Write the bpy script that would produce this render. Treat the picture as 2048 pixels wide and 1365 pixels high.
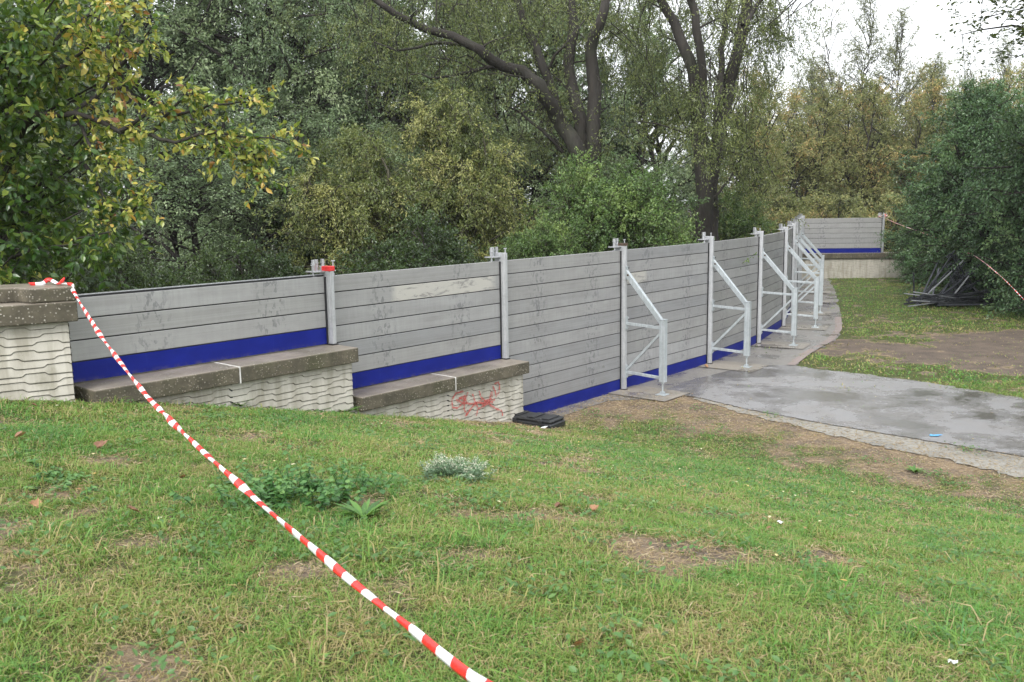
import bpy, bmesh, math, random
import numpy as np
from math import radians as R_, sin, cos, pi, atan2, hypot
from mathutils import Vector, Matrix
rng = np.random.default_rng(7); random.seed(7)
for o in list(bpy.data.objects): bpy.data.objects.remove(o)
C = bpy.context.scene
COL = C.collection

# ------------------------------------------------------------------ camera, sky, sun
CAMZ = 3.2; F = 1820.0; PITCH = 8.65; ROLL = -0.0155
cam = bpy.data.objects.new('camera', bpy.data.cameras.new('camera')); COL.objects.link(cam)
cam.data.sensor_width = 36; cam.data.lens = 32; cam.data.clip_end = 3000; cam.data.clip_start = .05
cam.location = (0, 0, CAMZ)
CM = (Matrix.Rotation(R_(90-PITCH), 4, 'X') @ Matrix.Rotation(ROLL, 4, 'Z'))
cam.rotation_euler = CM.to_euler()
cam.data.dof.use_dof = True; cam.data.dof.focus_distance = 11.0; cam.data.dof.aperture_fstop = 7.0
C.camera = cam
w = bpy.data.worlds.new('World'); C.world = w; w.use_nodes = True
nt = w.node_tree; bg = nt.nodes['Background']
sky = nt.nodes.new('ShaderNodeTexSky'); sky.sky_type = 'NISHITA'; sky.sun_disc = False
SUN_EL, SUN_AZ = 48, 200
sky.sun_elevation = R_(SUN_EL); sky.sun_rotation = R_(SUN_AZ); sky.dust_density = 4; sky.air_density = 1.2
hs = nt.nodes.new('ShaderNodeHueSaturation'); hs.inputs['Saturation'].default_value = .16
mx = nt.nodes.new('ShaderNodeMix'); mx.data_type = 'RGBA'; mx.inputs[0].default_value = .6
mx.inputs[7].default_value = (9.3, 9.6, 10.0, 1)          # even cloud layer
nt.links.new(sky.outputs[0], hs.inputs['Color']); nt.links.new(hs.outputs[0], mx.inputs[6])
nt.links.new(mx.outputs[2], bg.inputs[0]); bg.inputs[1].default_value = .13
sun = bpy.data.objects.new('sun', bpy.data.lights.new('sun', 'SUN')); COL.objects.link(sun)
sun.data.energy = 1.4; sun.data.angle = R_(25); sun.data.color = (1, .97, .92)
sd = Vector((sin(R_(SUN_AZ))*cos(R_(SUN_EL)), cos(R_(SUN_AZ))*cos(R_(SUN_EL)), sin(R_(SUN_EL))))
sun.rotation_euler = sd.to_track_quat('Z', 'Y').to_euler()
C.view_settings.view_transform = 'Standard'; C.view_settings.look = 'None'
C.view_settings.exposure = 0.9; C.view_settings.gamma = 1
C.cycles.max_bounces = 8; C.cycles.diffuse_bounces = 4; C.cycles.glossy_bounces = 3
C.cycles.transmission_bounces = 4; C.cycles.transparent_max_bounces = 8; C.cycles.volume_bounces = 1
C.cycles.use_adaptive_sampling = True

def ray(px, py):
    v = Vector(((px-1024)/F, (682.5-py)/F, -1)); return (CM.to_3x3() @ v)
def P(px, py, z=0.0):                      # where the sight line meets height z
    d = ray(px, py); t = (z-CAMZ)/d.z
    return Vector((d.x*t, d.y*t, z))
def D(px, py, Y):                          # point at distance Y along the ground
    d = ray(px, py); t = Y/d.y
    return Vector((d.x*t, Y, CAMZ+d.z*t))

# ------------------------------------------------------------------ object helpers
def tag(o, label=None, cat=None, group=None, kind=None):
    if label: o['label'] = label
    if cat: o['category'] = cat
    if group: o['group'] = group
    if kind: o['kind'] = kind
    return o
def empty(name, loc, rz=0, **k):
    o = bpy.data.objects.new(name, None); COL.objects.link(o)
    o.location = loc; o.rotation_euler = (0, 0, rz); o.empty_display_size = .2
    return tag(o, **k)
def copy_tree(o, parent=None):
    c = o.copy(); COL.objects.link(c)
    if parent: c.parent = parent
    for ch in list(o.children): copy_tree(ch, c)
    return c
def norm(v): return v/np.maximum(np.linalg.norm(v, axis=-1, keepdims=True), 1e-9)

class MB:
    def __init__(s): s.v = []; s.f = {}; s.a = []; s.n = 0
    def add(s, V, faces, tint=0.5):
        V = np.asarray(V, dtype=np.float32).reshape(-1, 3)
        faces = np.asarray(faces, dtype=np.int64)
        s.f.setdefault(faces.shape[1], []).append(faces+s.n)
        t = np.broadcast_to(np.asarray(tint, dtype=np.float32), (len(V),)) if np.ndim(tint) < 1 or len(np.atleast_1d(tint)) == len(V) else None
        s.a.append(np.array(t)); s.v.append(V); s.n += len(V)
    def more(s, faces, off):                # extra faces on vertices already added
        faces = np.asarray(faces, dtype=np.int64); s.f.setdefault(faces.shape[1], []).append(faces+off)
    def mesh(s, name, smooth=False):
        me = bpy.data.meshes.new(name)
        V = np.concatenate(s.v); me.vertices.add(len(V)); me.vertices.foreach_set('co', V.ravel())
        idx = []; st = []; k = 0
        for n, fl in s.f.items():
            A = np.concatenate(fl); idx.append(A.ravel()); st.append(k+np.arange(len(A))*n); k += A.size
        idx = np.concatenate(idx).astype(np.int32); st = np.concatenate(st).astype(np.int32)
        me.loops.add(len(idx)); me.loops.foreach_set('vertex_index', idx)
        me.polygons.add(len(st)); me.polygons.foreach_set('loop_start', st)
        at = me.attributes.new('tint', 'FLOAT', 'POINT'); at.data.foreach_set('value', np.concatenate(s.a).astype(np.float32))
        me.update(calc_edges=True)
        if smooth: me.shade_smooth()
        else: me.shade_flat()
        return me
    def build(s, name, mat, parent=None, bevel=0, smooth=False, loc=None, seg=2):
        me = s.mesh(name, smooth); me.materials.append(mat)
        o = bpy.data.objects.new(name, me); COL.objects.link(o)
        if parent: o.parent = parent
        if loc is not None: o.location = loc
        if bevel:
            b = o.modifiers.new('bevel', 'BEVEL'); b.width = bevel; b.segments = seg; b.limit_method = 'ANGLE'
        return o
    def box(s, x0, x1, y0, y1, z0, z1, M=None, tint=.5):
        V = np.array([[x, y, z] for x in (x0, x1) for y in (y0, y1) for z in (z0, z1)], float)
        if M is not None: V = np.array([(M @ Vector(p))[:] for p in V])
        s.add(V, [[0,1,3,2],[4,6,7,5],[0,4,5,1],[2,3,7,6],[0,2,6,4],[1,5,7,3]], tint); return s
    def beam(s, a, b, w_, h_, up=(0,0,1), tint=.5):   # box from a to b
        a = Vector(a); b = Vector(b); d = b-a; L = d.length; x = d.normalized()
        y = Vector(up).cross(x)
        if y.length < 1e-3: y = Vector((0,1,0)).cross(x)
        y.normalize(); z = x.cross(y)
        M = Matrix((x, y, z)).transposed().to_4x4(); M.translation = a
        return s.box(0, L, -w_/2, w_/2, -h_/2, h_/2, M, tint)
    def tubes(s, Pts, Rad, k=6, tint=.5, cap=False):   # Pts (M,n,3), Rad (M,n)
        Pts = np.asarray(Pts, float); Rad = np.asarray(Rad, float)
        if Pts.ndim == 2: Pts = Pts[None]; Rad = Rad[None]
        M, n, _ = Pts.shape
        if M == 0: return s
        T = np.empty_like(Pts); T[:, 1:-1] = Pts[:, 2:]-Pts[:, :-2]; T[:, 0] = Pts[:, 1]-Pts[:, 0]; T[:, -1] = Pts[:, -1]-Pts[:, -2]
        T = norm(T)
        ref = np.where(np.abs(T[:, :1, 2:]) > .8, np.array([1., .1, .05]), np.array([.05, .1, 1.]))
        A = norm(np.cross(T, np.broadcast_to(ref, T.shape))); B = np.cross(T, A)
        th = np.arange(k)*2*pi/k
        V = Pts[:, :, None]+Rad[:, :, None, None]*(A[:, :, None]*np.cos(th)[:, None]+B[:, :, None]*np.sin(th)[:, None])
        i = np.arange(n-1)[:, None]*k; j = np.arange(k)[None]; jn = (j+1) % k
        q = np.stack([i+j, i+jn, i+k+jn, i+k+j], -1).reshape(-1, 4)
        q = (q[None]+(np.arange(M)*n*k)[:, None, None]).reshape(-1, 4)
        off = s.n
        tt = np.repeat(np.broadcast_to(np.asarray(tint, float), (M,)), n*k) if np.ndim(tint) else tint
        s.add(V.reshape(-1, 3), q, tt)
        if cap:
            for m in range(M):
                s.more([list(range(k))[::-1]], off+m*n*k); s.more([list(range(k))], off+m*n*k+(n-1)*k)
        return s
    def leaves(s, pos, d, nrm, L, W, tint, shape=0, curl=.15):
        pos = np.asarray(pos); N = len(pos)
        d = norm(d); sd_ = norm(np.cross(nrm, d)); up = np.cross(d, sd_)
        L = np.broadcast_to(L, (N,))[:, None]; W = np.broadcast_to(W, (N,))[:, None]
        if shape == 0:
            V = np.stack([pos, pos+d*L*.5+sd_*W*.5+up*L*curl, pos+d*L, pos+d*L*.5-sd_*W*.5+up*L*curl], 1)
            q = np.array([[0, 1, 2, 3]]); n = 4
            q = (q[None]+(np.arange(N)*n)[:, None, None]).reshape(-1, 4)
            s.add(V.reshape(-1, 3), q, np.repeat(tint, n))
        else:
            c = -up*L*curl
            V = np.stack([pos, pos+d*L*.3+sd_*W*.42+up*W*.12, pos+d*L*.62+sd_*W*.5+up*W*.14+c*.4, pos+d*L+c,
                          pos+d*L*.62-sd_*W*.5+up*W*.14+c*.4, pos+d*L*.3-sd_*W*.42+up*W*.12, pos+d*L*.32, pos+d*L*.64+c*.35], 1)
            n = 8; off = s.n
            q = np.array([[6, 7, 2, 1], [6, 5, 4, 7]]); t = np.array([[0, 6, 1], [0, 5, 6], [7, 3, 2], [7, 4, 3]])
            b = (np.arange(N)*n)[:, None, None]
            s.add(V.reshape(-1, 3), (q[None]+b).reshape(-1, 4), np.repeat(tint, n))
            s.more((t[None]+b).reshape(-1, 3), off)
        return s

# ------------------------------------------------------------------ materials
class NT:
    def __init__(s, name):
        s.m = bpy.data.materials.new(name); s.m.use_nodes = True; s.t = s.m.node_tree; s.b = s.t.nodes['Principled BSDF']; s.out = s.t.nodes['Material Output']
    def n(s, typ, ins={}, **k):
        x = s.t.nodes.new(typ)
        for a, v in k.items(): setattr(x, a, v)
        for a, v in ins.items(): s.set(x.inputs[a], v)
        return x
    def set(s, inp, v):
        if isinstance(v, bpy.types.NodeSocket): s.t.links.new(v, inp)
        else: inp.default_value = v
    def co(s, which='Object'): return s.n('ShaderNodeTexCoord').outputs[which]
    def mapg(s, v, sc=(1,1,1), loc=(0,0,0)): return s.n('ShaderNodeMapping', {'Vector': v, 'Scale': sc, 'Location': loc}).outputs[0]
    def noise(s, v, scale, det=4, rough=.6, dist=0): return s.n('ShaderNodeTexNoise', {'Vector': v, 'Scale': scale, 'Detail': det, 'Roughness': rough, 'Distortion': dist}).outputs['Fac']
    def vor(s, v, scale, out='Distance', **k): return s.n('ShaderNodeTexVoronoi', {'Vector': v, 'Scale': scale}, **k).outputs[out]
    def ramp(s, f, stops, interp='LINEAR'):
        r = s.n('ShaderNodeValToRGB'); s.set(r.inputs[0], f); cr = r.color_ramp; cr.interpolation = interp
        while len(cr.elements) < len(stops): cr.elements.new(.5)
        for e, (p, c) in zip(cr.elements, stops):
            e.position = p; e.color = (c, c, c, 1) if not hasattr(c, '__len__') else (*c, 1)
        return r.outputs[0]
    def math(s, op, a, b=0.0, c=0.0, clamp=False):
        x = s.n('ShaderNodeMath', operation=op); x.use_clamp = clamp; s.set(x.inputs[0], a); s.set(x.inputs[1], b)
        if op in ('MULTIPLY_ADD', 'SMOOTH_MIN', 'COMPARE'): s.set(x.inputs[2], c)
        return x.outputs[0]
    def mix(s, f, a, b, mode='MIX'):
        x = s.n('ShaderNodeMix', data_type='RGBA', blend_type=mode)
        s.set(x.inputs[0], f)
        for i, v in ((6, a), (7, b)):
            if not isinstance(v, bpy.types.NodeSocket) and len(v) == 3: v = (*v, 1)
            s.set(x.inputs[i], v)
        return x.outputs[2]
    def attr(s, name='tint'): return s.n('ShaderNodeAttribute', attribute_name=name).outputs['Fac']
    def rnd(s): return s.n('ShaderNodeObjectInfo').outputs['Random']
    def bump(s, h, strength=.3, dist=.01): return s.n('ShaderNodeBump', {'Height': h, 'Strength': strength, 'Distance': dist}).outputs[0]
    def bs(s, **k):
        mp = dict(color='Base Color', rough='Roughness', metal='Metallic', normal='Normal', spec='Specular IOR Level', coat='Coat Weight')
        for a, v in k.items():
            if a == 'color' and not isinstance(v, bpy.types.NodeSocket): v = (*v, 1)
            s.set(s.b.inputs[mp[a]], v)
        return s.m
def sep(s, v): x = s.n('ShaderNodeSeparateXYZ', {0: v}); return x.outputs

def leaf_mat(name, stops, rough=.36, trans=.22, spec=.6):
    s = NT(name); c = s.ramp(s.attr(), stops)
    s.bs(color=c, rough=rough, spec=spec)
    tr = s.n('ShaderNodeBsdfTranslucent', {'Color': s.mix(.5, c, (.25, .35, .03), 'MIX')})
    m = s.n('ShaderNodeMixShader', {0: trans}); s.t.links.new(s.b.outputs[0], m.inputs[1]); s.t.links.new(tr.outputs[0], m.inputs[2])
    s.t.links.new(m.outputs[0], s.out.inputs[0]); return s.m
def bark_mat(name, c0, c1, sc=6):
    s = NT(name); o = s.co(); n = s.noise(s.mapg(o, (1, 1, .22)), sc, 6, .7)
    n2 = s.noise(o, 1.1, 3)
    c = s.ramp(n, [(.3, c0), (.7, c1)]); c = s.mix(s.ramp(n2, [(.5, 0), (.7, .35)]), c, (.035, .045, .02))
    return s.bs(color=c, rough=.85, normal=s.bump(n, .9, .05))

def M_alu(stain=None):
    s = NT('aluminium_plank'); o = s.co(); r = s.rnd()
    off = s.n('ShaderNodeCombineXYZ', {0: s.math('MULTIPLY', r, 37.0), 1: s.math('MULTIPLY', r, 11.0), 2: s.math('MULTIPLY', r, 23.0)}).outputs[0]
    v = s.n('ShaderNodeVectorMath', {0: o, 1: off}, operation='ADD').outputs[0]
    x, y, z = sep(s, o)[0:3]
    base = s.ramp(r, [(0, (.29, .295, .305)), (.35, (.38, .38, .38)), (.7, (.33, .328, .32)), (1, (.43, .43, .435))])
    big = s.noise(s.mapg(v, (1, 1, 2.5)), 1.6, 5, .62)
    base = s.mix(s.ramp(big, [(.35, 0), (.75, .55)]), base, (.20, .196, .188))
    st = s.noise(s.mapg(v, (22, 1, .9)), 1.0, 4, .6)                  # vertical run marks
    base = s.mix(s.ramp(st, [(.42, .28), (.58, 0)]), base, (.27, .265, .26))
    ln = s.noise(s.mapg(v, (.25, 1, 60)), 1.0, 3, .5)                 # extrusion lines
    base = s.mix(s.ramp(ln, [(.45, .16), (.62, 0)]), base, (.46, .46, .47))
    # dark rubbed label marks near the quarter points of every plank
    bands = None
    for c0 in (.82, 2.2):
        d = s.math('ABSOLUTE', s.math('SUBTRACT', x, c0)); b = s.ramp(d, [(.0, 1), (.10, .8), (.26, 0)])
        bands = b if bands is None else s.math('MAXIMUM', bands, b)
    nb = s.noise(s.mapg(v, (17, 1, 11)), 1.0, 2, .5)
    nb2 = s.noise(s.mapg(v, (60, 1, 26)), 1.0, 3, .7)
    mk = s.math('MULTIPLY', s.math('MULTIPLY', bands, s.ramp(nb, [(.54, 0), (.58, 1)])), s.ramp(nb2, [(.38, 0), (.52, 1)]))
    base = s.mix(s.math('MULTIPLY', mk, .55), base, (.10, .105, .115))
    sp = s.noise(v, 9, 2, .5); base = s.mix(s.ramp(sp, [(.74, 0), (.78, .5)]), base, (.16, .15, .14))
    if stain:
        x0, x1 = stain
        e = s.math('MULTIPLY', s.ramp(s.math('SUBTRACT', x, x0), [(.0, 0), (.12, 1)]), s.ramp(s.math('SUBTRACT', x1, x), [(0, 0), (.15, 1)]))
        ns = s.noise(s.mapg(v, (2.2, 1, 9)), 1.3, 7, .75, .6)
        e2 = s.math('MULTIPLY', e, s.ramp(ns, [(.40, 0), (.47, 1)]))
        base = s.mix(s.math('MULTIPLY', e2, .75), base, (.56, .54, .49))
        ed = s.math('MULTIPLY', e, s.ramp(ns, [(.37, 0), (.405, 1), (.43, 0)])); base = s.mix(s.math('MULTIPLY', ed, .5), base, (.24, .2, .15))
    rg = s.ramp(big, [(.3, .38), (.7, .58)])
    return s.bs(color=base, metal=.35, rough=rg, normal=s.bump(s.math('ADD', big, s.math('MULTIPLY', ln, .3)), .08, .01))

def M_metal(name, a, b, rough=.45, metal=.5):
    s = NT(name); o = s.co(); n = s.noise(o, 7, 5, .65); v = s.vor(o, 38, 'Color'); vv = s.n('ShaderNodeSeparateColor', {0: v}).outputs[0]
    c = s.ramp(n, [(.3, a), (.7, b)]); c = s.mix(s.math('MULTIPLY', vv, .22), c, tuple(min(1, q*1.35) for q in b))
    st = s.noise(s.mapg(o, (30, 30, 1.2)), 1, 3); c = s.mix(s.ramp(st, [(.42, .3), (.55, 0)]), c, tuple(q*.6 for q in a))
    return s.bs(color=c, metal=metal, rough=s.ramp(n, [(.3, rough-.1), (.7, rough+.12)]), normal=s.bump(n, .06, .01))
def plain(name, c, rough=.5, metal=0, spec=.5, var=.25, sc=12):
    s = NT(name); n = s.noise(s.co(), sc, 4, .6)
    return s.bs(color=s.ramp(n, [(.3, tuple(q*(1-var) for q in c)), (.7, tuple(min(1, q*(1+var)) for q in c))]), rough=rough, metal=metal, spec=spec, normal=s.bump(n, .1, .005))
MAT = {}
MAT['alu'] = M_alu(); MAT['alu_stain'] = M_alu((.95, 2.95)); MAT['alu_stain2'] = M_alu((.02, .85))
def M_blue():
    s = NT('blue_plank'); o = s.co(); n = s.noise(s.mapg(o, (1, 1, 2)), 3, 5, .6); st = s.noise(s.mapg(o, (25, 1, 1)), 1, 3)
    c = s.ramp(n, [(.3, (.004, .010, .15)), (.7, (.007, .016, .20))]); c = s.mix(s.ramp(st, [(.6, 0), (.75, .25)]), c, (.03, .05, .26))
    z = sep(s, o)[2]; d = s.noise(o, 14, 5, .7)
    c = s.mix(s.math('MULTIPLY', s.ramp(z, [(.0, .55), (.05, 0)]), s.ramp(d, [(.45, 0), (.6, 1)])), c, (.12, .10, .08))
    return s.bs(color=c, rough=.5, spec=.16)
MAT['blue'] = M_blue()
MAT['galv'] = M_metal('galvanised_steel', (.38, .42, .44), (.50, .54, .56), .42, .4)
MAT['postm'] = M_metal('anodised_post', (.40, .41, .425), (.50, .51, .525), .4, .4)
MAT['zinc'] = M_metal('zinc_bolt', (.42, .43, .45), (.6, .6, .62), .35, .7)
MAT['rubber'] = plain('rubber_seal', (.012, .012, .014), .6)
MAT['rust'] = plain('rusty_cap', (.07, .045, .03), .85, var=.5, sc=30)
MAT['redtape'] = plain('red_tape', (.62, .03, .03), .35)
MAT['whitejoint'] = plain('white_joint', (.62, .61, .58), .7)
MAT['blackpl'] = plain('black_plastic', (.022, .023, .026), .38, var=.35)
MAT['white'] = plain('white_paper', (.75, .76, .78), .6)
def M_conc():
    s = NT('cream_relief_concrete'); o = s.co(); z = sep(s, o)[2]
    n = s.noise(o, 3.2, 6, .62); f = s.noise(o, 60, 4, .7); b = s.noise(s.mapg(o, (9, 9, 1.2)), 1, 4)
    c = s.ramp(n, [(.3, (.40, .375, .325)), (.72, (.54, .515, .455))])
    c = s.mix(s.ramp(b, [(.44, 0), (.64, .6)]), c, (.24, .22, .165))
    b2 = s.noise(s.mapg(o, (1.3, 1.3, .8)), 1.6, 6, .7); c = s.mix(s.ramp(b2, [(.55, 0), (.68, .6)]), c, (.20, .19, .13))
    c = s.mix(s.ramp(n, [(.60, 0), (.75, .35)]), c, (.36, .33, .24))
    pit = s.vor(o, 28); c = s.mix(s.ramp(pit, [(.05, .7), (.09, 0)]), c, (.15, .13, .11))
    t = s.attr(); c = s.mix(s.ramp(t, [(.05, .75), (.35, 0)]), c, (.13, .12, .10))     # shadow line under each course, painted dark into the joints
    return s.bs(color=c, rough=.85, normal=s.bump(s.math('ADD', n, s.math('MULTIPLY', f, .35)), .25, .01))
MAT['conc'] = M_conc()
def M_coping(side=False):
    s = NT('washed_aggregate_coping'); o = s.co(); n = s.noise(o, 4, 6, .65); big = s.noise(o, 1.3, 4, .6)
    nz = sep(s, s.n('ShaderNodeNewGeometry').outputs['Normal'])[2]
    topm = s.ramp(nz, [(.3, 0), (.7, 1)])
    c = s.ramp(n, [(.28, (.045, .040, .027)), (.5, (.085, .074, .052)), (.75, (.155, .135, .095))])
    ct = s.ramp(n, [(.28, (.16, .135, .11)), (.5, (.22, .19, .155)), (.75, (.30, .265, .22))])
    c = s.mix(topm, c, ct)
    c = s.mix(s.ramp(big, [(.5, 0), (.68, .5)]), c, (.07, .075, .03))          # moss
    pc = s.vor(o, 42, 'Color'); pv = s.n('ShaderNodeSeparateColor', {0: pc}).outputs
    pd = s.vor(o, 42)
    peb = s.math('MULTIPLY', s.ramp(pd, [(.25, 1), (.4, 0)]), s.ramp(pv[0], [(.42, 0), (.5, 1)]))
    wear = s.ramp(s.noise(o, 2.6, 5, .7), [(.40, 0), (.6, 1)])
    peb = s.math('MULTIPLY', peb, s.math('MULTIPLY_ADD', wear, .85, .15))
    pebc = s.ramp(pv[1], [(.2, (.42, .39, .32)), (.6, (.20, .16, .11)), (.8, (.55, .52, .45))])
    c = s.mix(s.math('MULTIPLY', peb, .85), c, pebc)
    return s.bs(color=c, rough=s.ramp(topm, [(0, .85), (1, .42)]), normal=s.bump(s.math('ADD', s.math('MULTIPLY', peb, .5), n), .75, .015))
MAT['coping'] = M_coping()
def M_tape():
    s = NT('red_white_tape'); t = s.attr('tint'); f = s.math('FRACT', s.math('DIVIDE', t, .165)); 
    k = s.math('GREATER_THAN', f, .5); n = s.noise(s.co(), 30, 3)
    c = s.mix(k, (.80, .80, .82), (.78, .035, .03)); 
    return s.bs(color=c, rough=.3, normal=s.bump(n, .3, .01))
MAT['tape'] = M_tape()

# ------------------------------------------------------------------ value noise for layout
def vnoise(x, y, sc, seed):
    g = np.random.default_rng(seed).random((257, 257)); x = np.asarray(x)*sc+900.3; y = np.asarray(y)*sc+913.7
    xi = np.floor(x).astype(int); yi = np.floor(y).astype(int); fx = x-xi; fy = y-yi
    fx = fx*fx*(3-2*fx); fy = fy*fy*(3-2*fy); a = lambda i, j: g[(xi+i) % 257, (yi+j) % 257]
    return (a(0,0)*(1-fx)+a(1,0)*fx)*(1-fy)+(a(0,1)*(1-fx)+a(1,1)*fx)*fy
def fbm(x, y, sc, seed, o=4):
    r = 0; am = 1; t = 0
    for i in range(o): r = r+am*vnoise(x, y, sc*2**i, seed+i); t += am; am *= .55
    return r/t
# ------------------------------------------------------------------ layout of the barrier
PP = [(-4.14, 8.38), (-2.16, 10.63), (-.15, 12.93), (1.84, 15.27), (3.81, 17.62), (5.43, 20.05), (6.77, 22.7), (7.83, 25.5),
      (8.8, 28.35), (9.8, 31.2), (10.75, 34.0), (11.7, 36.8), (14.78, 36.35)]
TOPZ = 2.39
LW0 = Vector((-3.83, 8.0, 0)); LWD = Vector((.84, .54, 0)).normalized()        # left wall: end corner and direction
def wall_front():     # plan polyline along which grass meets the walls
    return [(-3.83-.84*14, 8.08-.54*14), (-3.83, 8.08), (.12, 12.75), (.0, 12.95), (1.84, 15.27), (3.81, 17.62), (5.43, 20.05), (6.77, 22.7), (7.83, 25.5), (8.8, 28.35), (9.8, 31.2), (10.75, 34), (11.7, 36.6), (40, 35.0)]
def sdist_wall(x, y):    # >0 on the wooded side of the barrier line
    W = wall_front(); best = np.full(np.shape(x), 1e9); sg = np.zeros(np.shape(x))
    for (ax, ay), (bx, by) in zip(W[:-1], W[1:]):
        dx, dy = bx-ax, by-ay; L2 = dx*dx+dy*dy; t = np.clip(((x-ax)*dx+(y-ay)*dy)/L2, 0, 1)
        d = np.hypot(x-ax-t*dx, y-ay-t*dy); s_ = np.sign(dx*(y-ay)-dy*(x-ax))
        m = d < best-1e-9; best = np.where(m, d, best); sg = np.where(m, s_, sg)
    return best*sg
def ground_z(x, y):
    x = np.asarray(x, float); y = np.asarray(y, float)
    p = 2.375-.150*x-.180*y
    k = .5; cap = 1.78; h = np.clip(.5+.5*(cap-p)/k, 0, 1); p = cap*(1-h)+p*h-k*h*(1-h)
    k = .2; h = np.clip(.5+.5*p/k, 0, 1); p = p*h+k*h*(1-h)*1.0
    p = np.where(p < .012, 0, p)
    s = sdist_wall(x, y); b = np.clip((s-.12)/.25, 0, 1); z = p*(1-b)+np.minimum(p, 0.0)*b
    lump = (fbm(x, y, .9, 3)-.5)*.07+(fbm(x, y, 4, 5)-.5)*.03
    z = z+lump*np.clip(p/.3, 0, 1)*np.clip(1-b, 0, 1)
    far = np.clip((s-2)/3, 0, 1); z = z+far*(fbm(x, y, .15, 9)-.5)*.8
    return z
def gz(x, y): return float(ground_z(np.array([x]), np.array([y]))[0])

# paving outlines (metres)
def pl(pts): return [P(a, b) for a, b in pts]
near_edge = pl([(1300, 776), (1390, 796), (1500, 822), (1650, 850), (1800, 875), (1950, 900), (2048, 916)])
far_edge = pl([(1590, 733), (1640, 741), (1700, 747), (1850, 766), (1950, 783), (2048, 799)])
e = (near_edge[-1]-near_edge[-3]).normalized(); near_edge.append(near_edge[-1]+e*14)
e = (far_edge[-1]-far_edge[-3]).normalized(); far_edge.append(far_edge[-1]+e*14)
strip_edge = pl([(1590, 733), (1622, 708), (1668, 682), (1684, 660), (1682, 635), (1676, 600), (1668, 578), (1660, 562)])
inpath_poly = [(v.x, v.y) for v in near_edge]+[(v.x, v.y) for v in far_edge[::-1]]
strip_poly = [PP[i] for i in range(3, 12)]+[(v.x, v.y) for v in strip_edge[::-1]]+[(near_edge[0].x, near_edge[0].y)]
def inpoly(x, y, poly):
    r = np.zeros(np.shape(x), bool); n = len(poly)
    for i in range(n):
        x0, y0 = poly[i]; x1, y1 = poly[(i+1) % n]
        c = ((y0 > y) != (y1 > y)) & (x < (x1-x0)*(y-y0)/((y1-y0) or 1e-9)+x0); r ^= c
    return r
def dist_line(x, y, pts):
    b = np.full(np.shape(x), 1e9)
    for p, q in zip(pts[:-1], pts[1:]):
        dx, dy = q[0]-p[0], q[1]-p[1]; t = np.clip(((x-p[0])*dx+(y-p[1])*dy)/(dx*dx+dy*dy), 0, 1)
        b = np.minimum(b, np.hypot(x-p[0]-t*dx, y-p[1]-t*dy))
    return b
def cover(x, y):
    """how much grass grows at a place, 0 bare .. 1 lush"""
    n = fbm(x, y, .75, 21, 4); m = fbm(x, y, 2.6, 31, 3)
    c = np.clip((n*.35+m*.65-.315)/.15, 0, 1)
    c = np.clip(c+.12*np.clip((x+2)/3, 0, 1), 0, 1)
    near = y < 14
    de = dist_line(x, y, [(v.x, v.y) for v in near_edge])
    k = np.clip((de-.35-.6*np.clip((x-2.2)/3, 0, 1)-(n-.5)*2.5-(m-.5)*4.5)/1.8, 0, 1)
    c = np.where(y-0 < 30, c*np.where(inside_near(x, y), k, 1), c)
    # worn soil to the right beyond the path
    b = np.clip(1-np.hypot((x-10.6)/4.0, (y-18.7)/3.2)+(n-.5)*1.1, 0, 1); c = np.where(~inside_near(x, y), c*(1-np.clip(b*3.2, 0, 1)), c)
    # soil strip beside the barrier foot
    dw = dist_line(x, y, [PP[2], PP[3]]); c = c*np.clip((dw-.35)/1.3+(m-.5), 0, 1)
    return c
def inside_near(x, y):    # camera side of the path
    a = near_edge[1]; b = near_edge[-1]
    return ((b.x-a.x)*(y-a.y)-(b.y-a.y)*(x-a.x)) < 0

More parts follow.
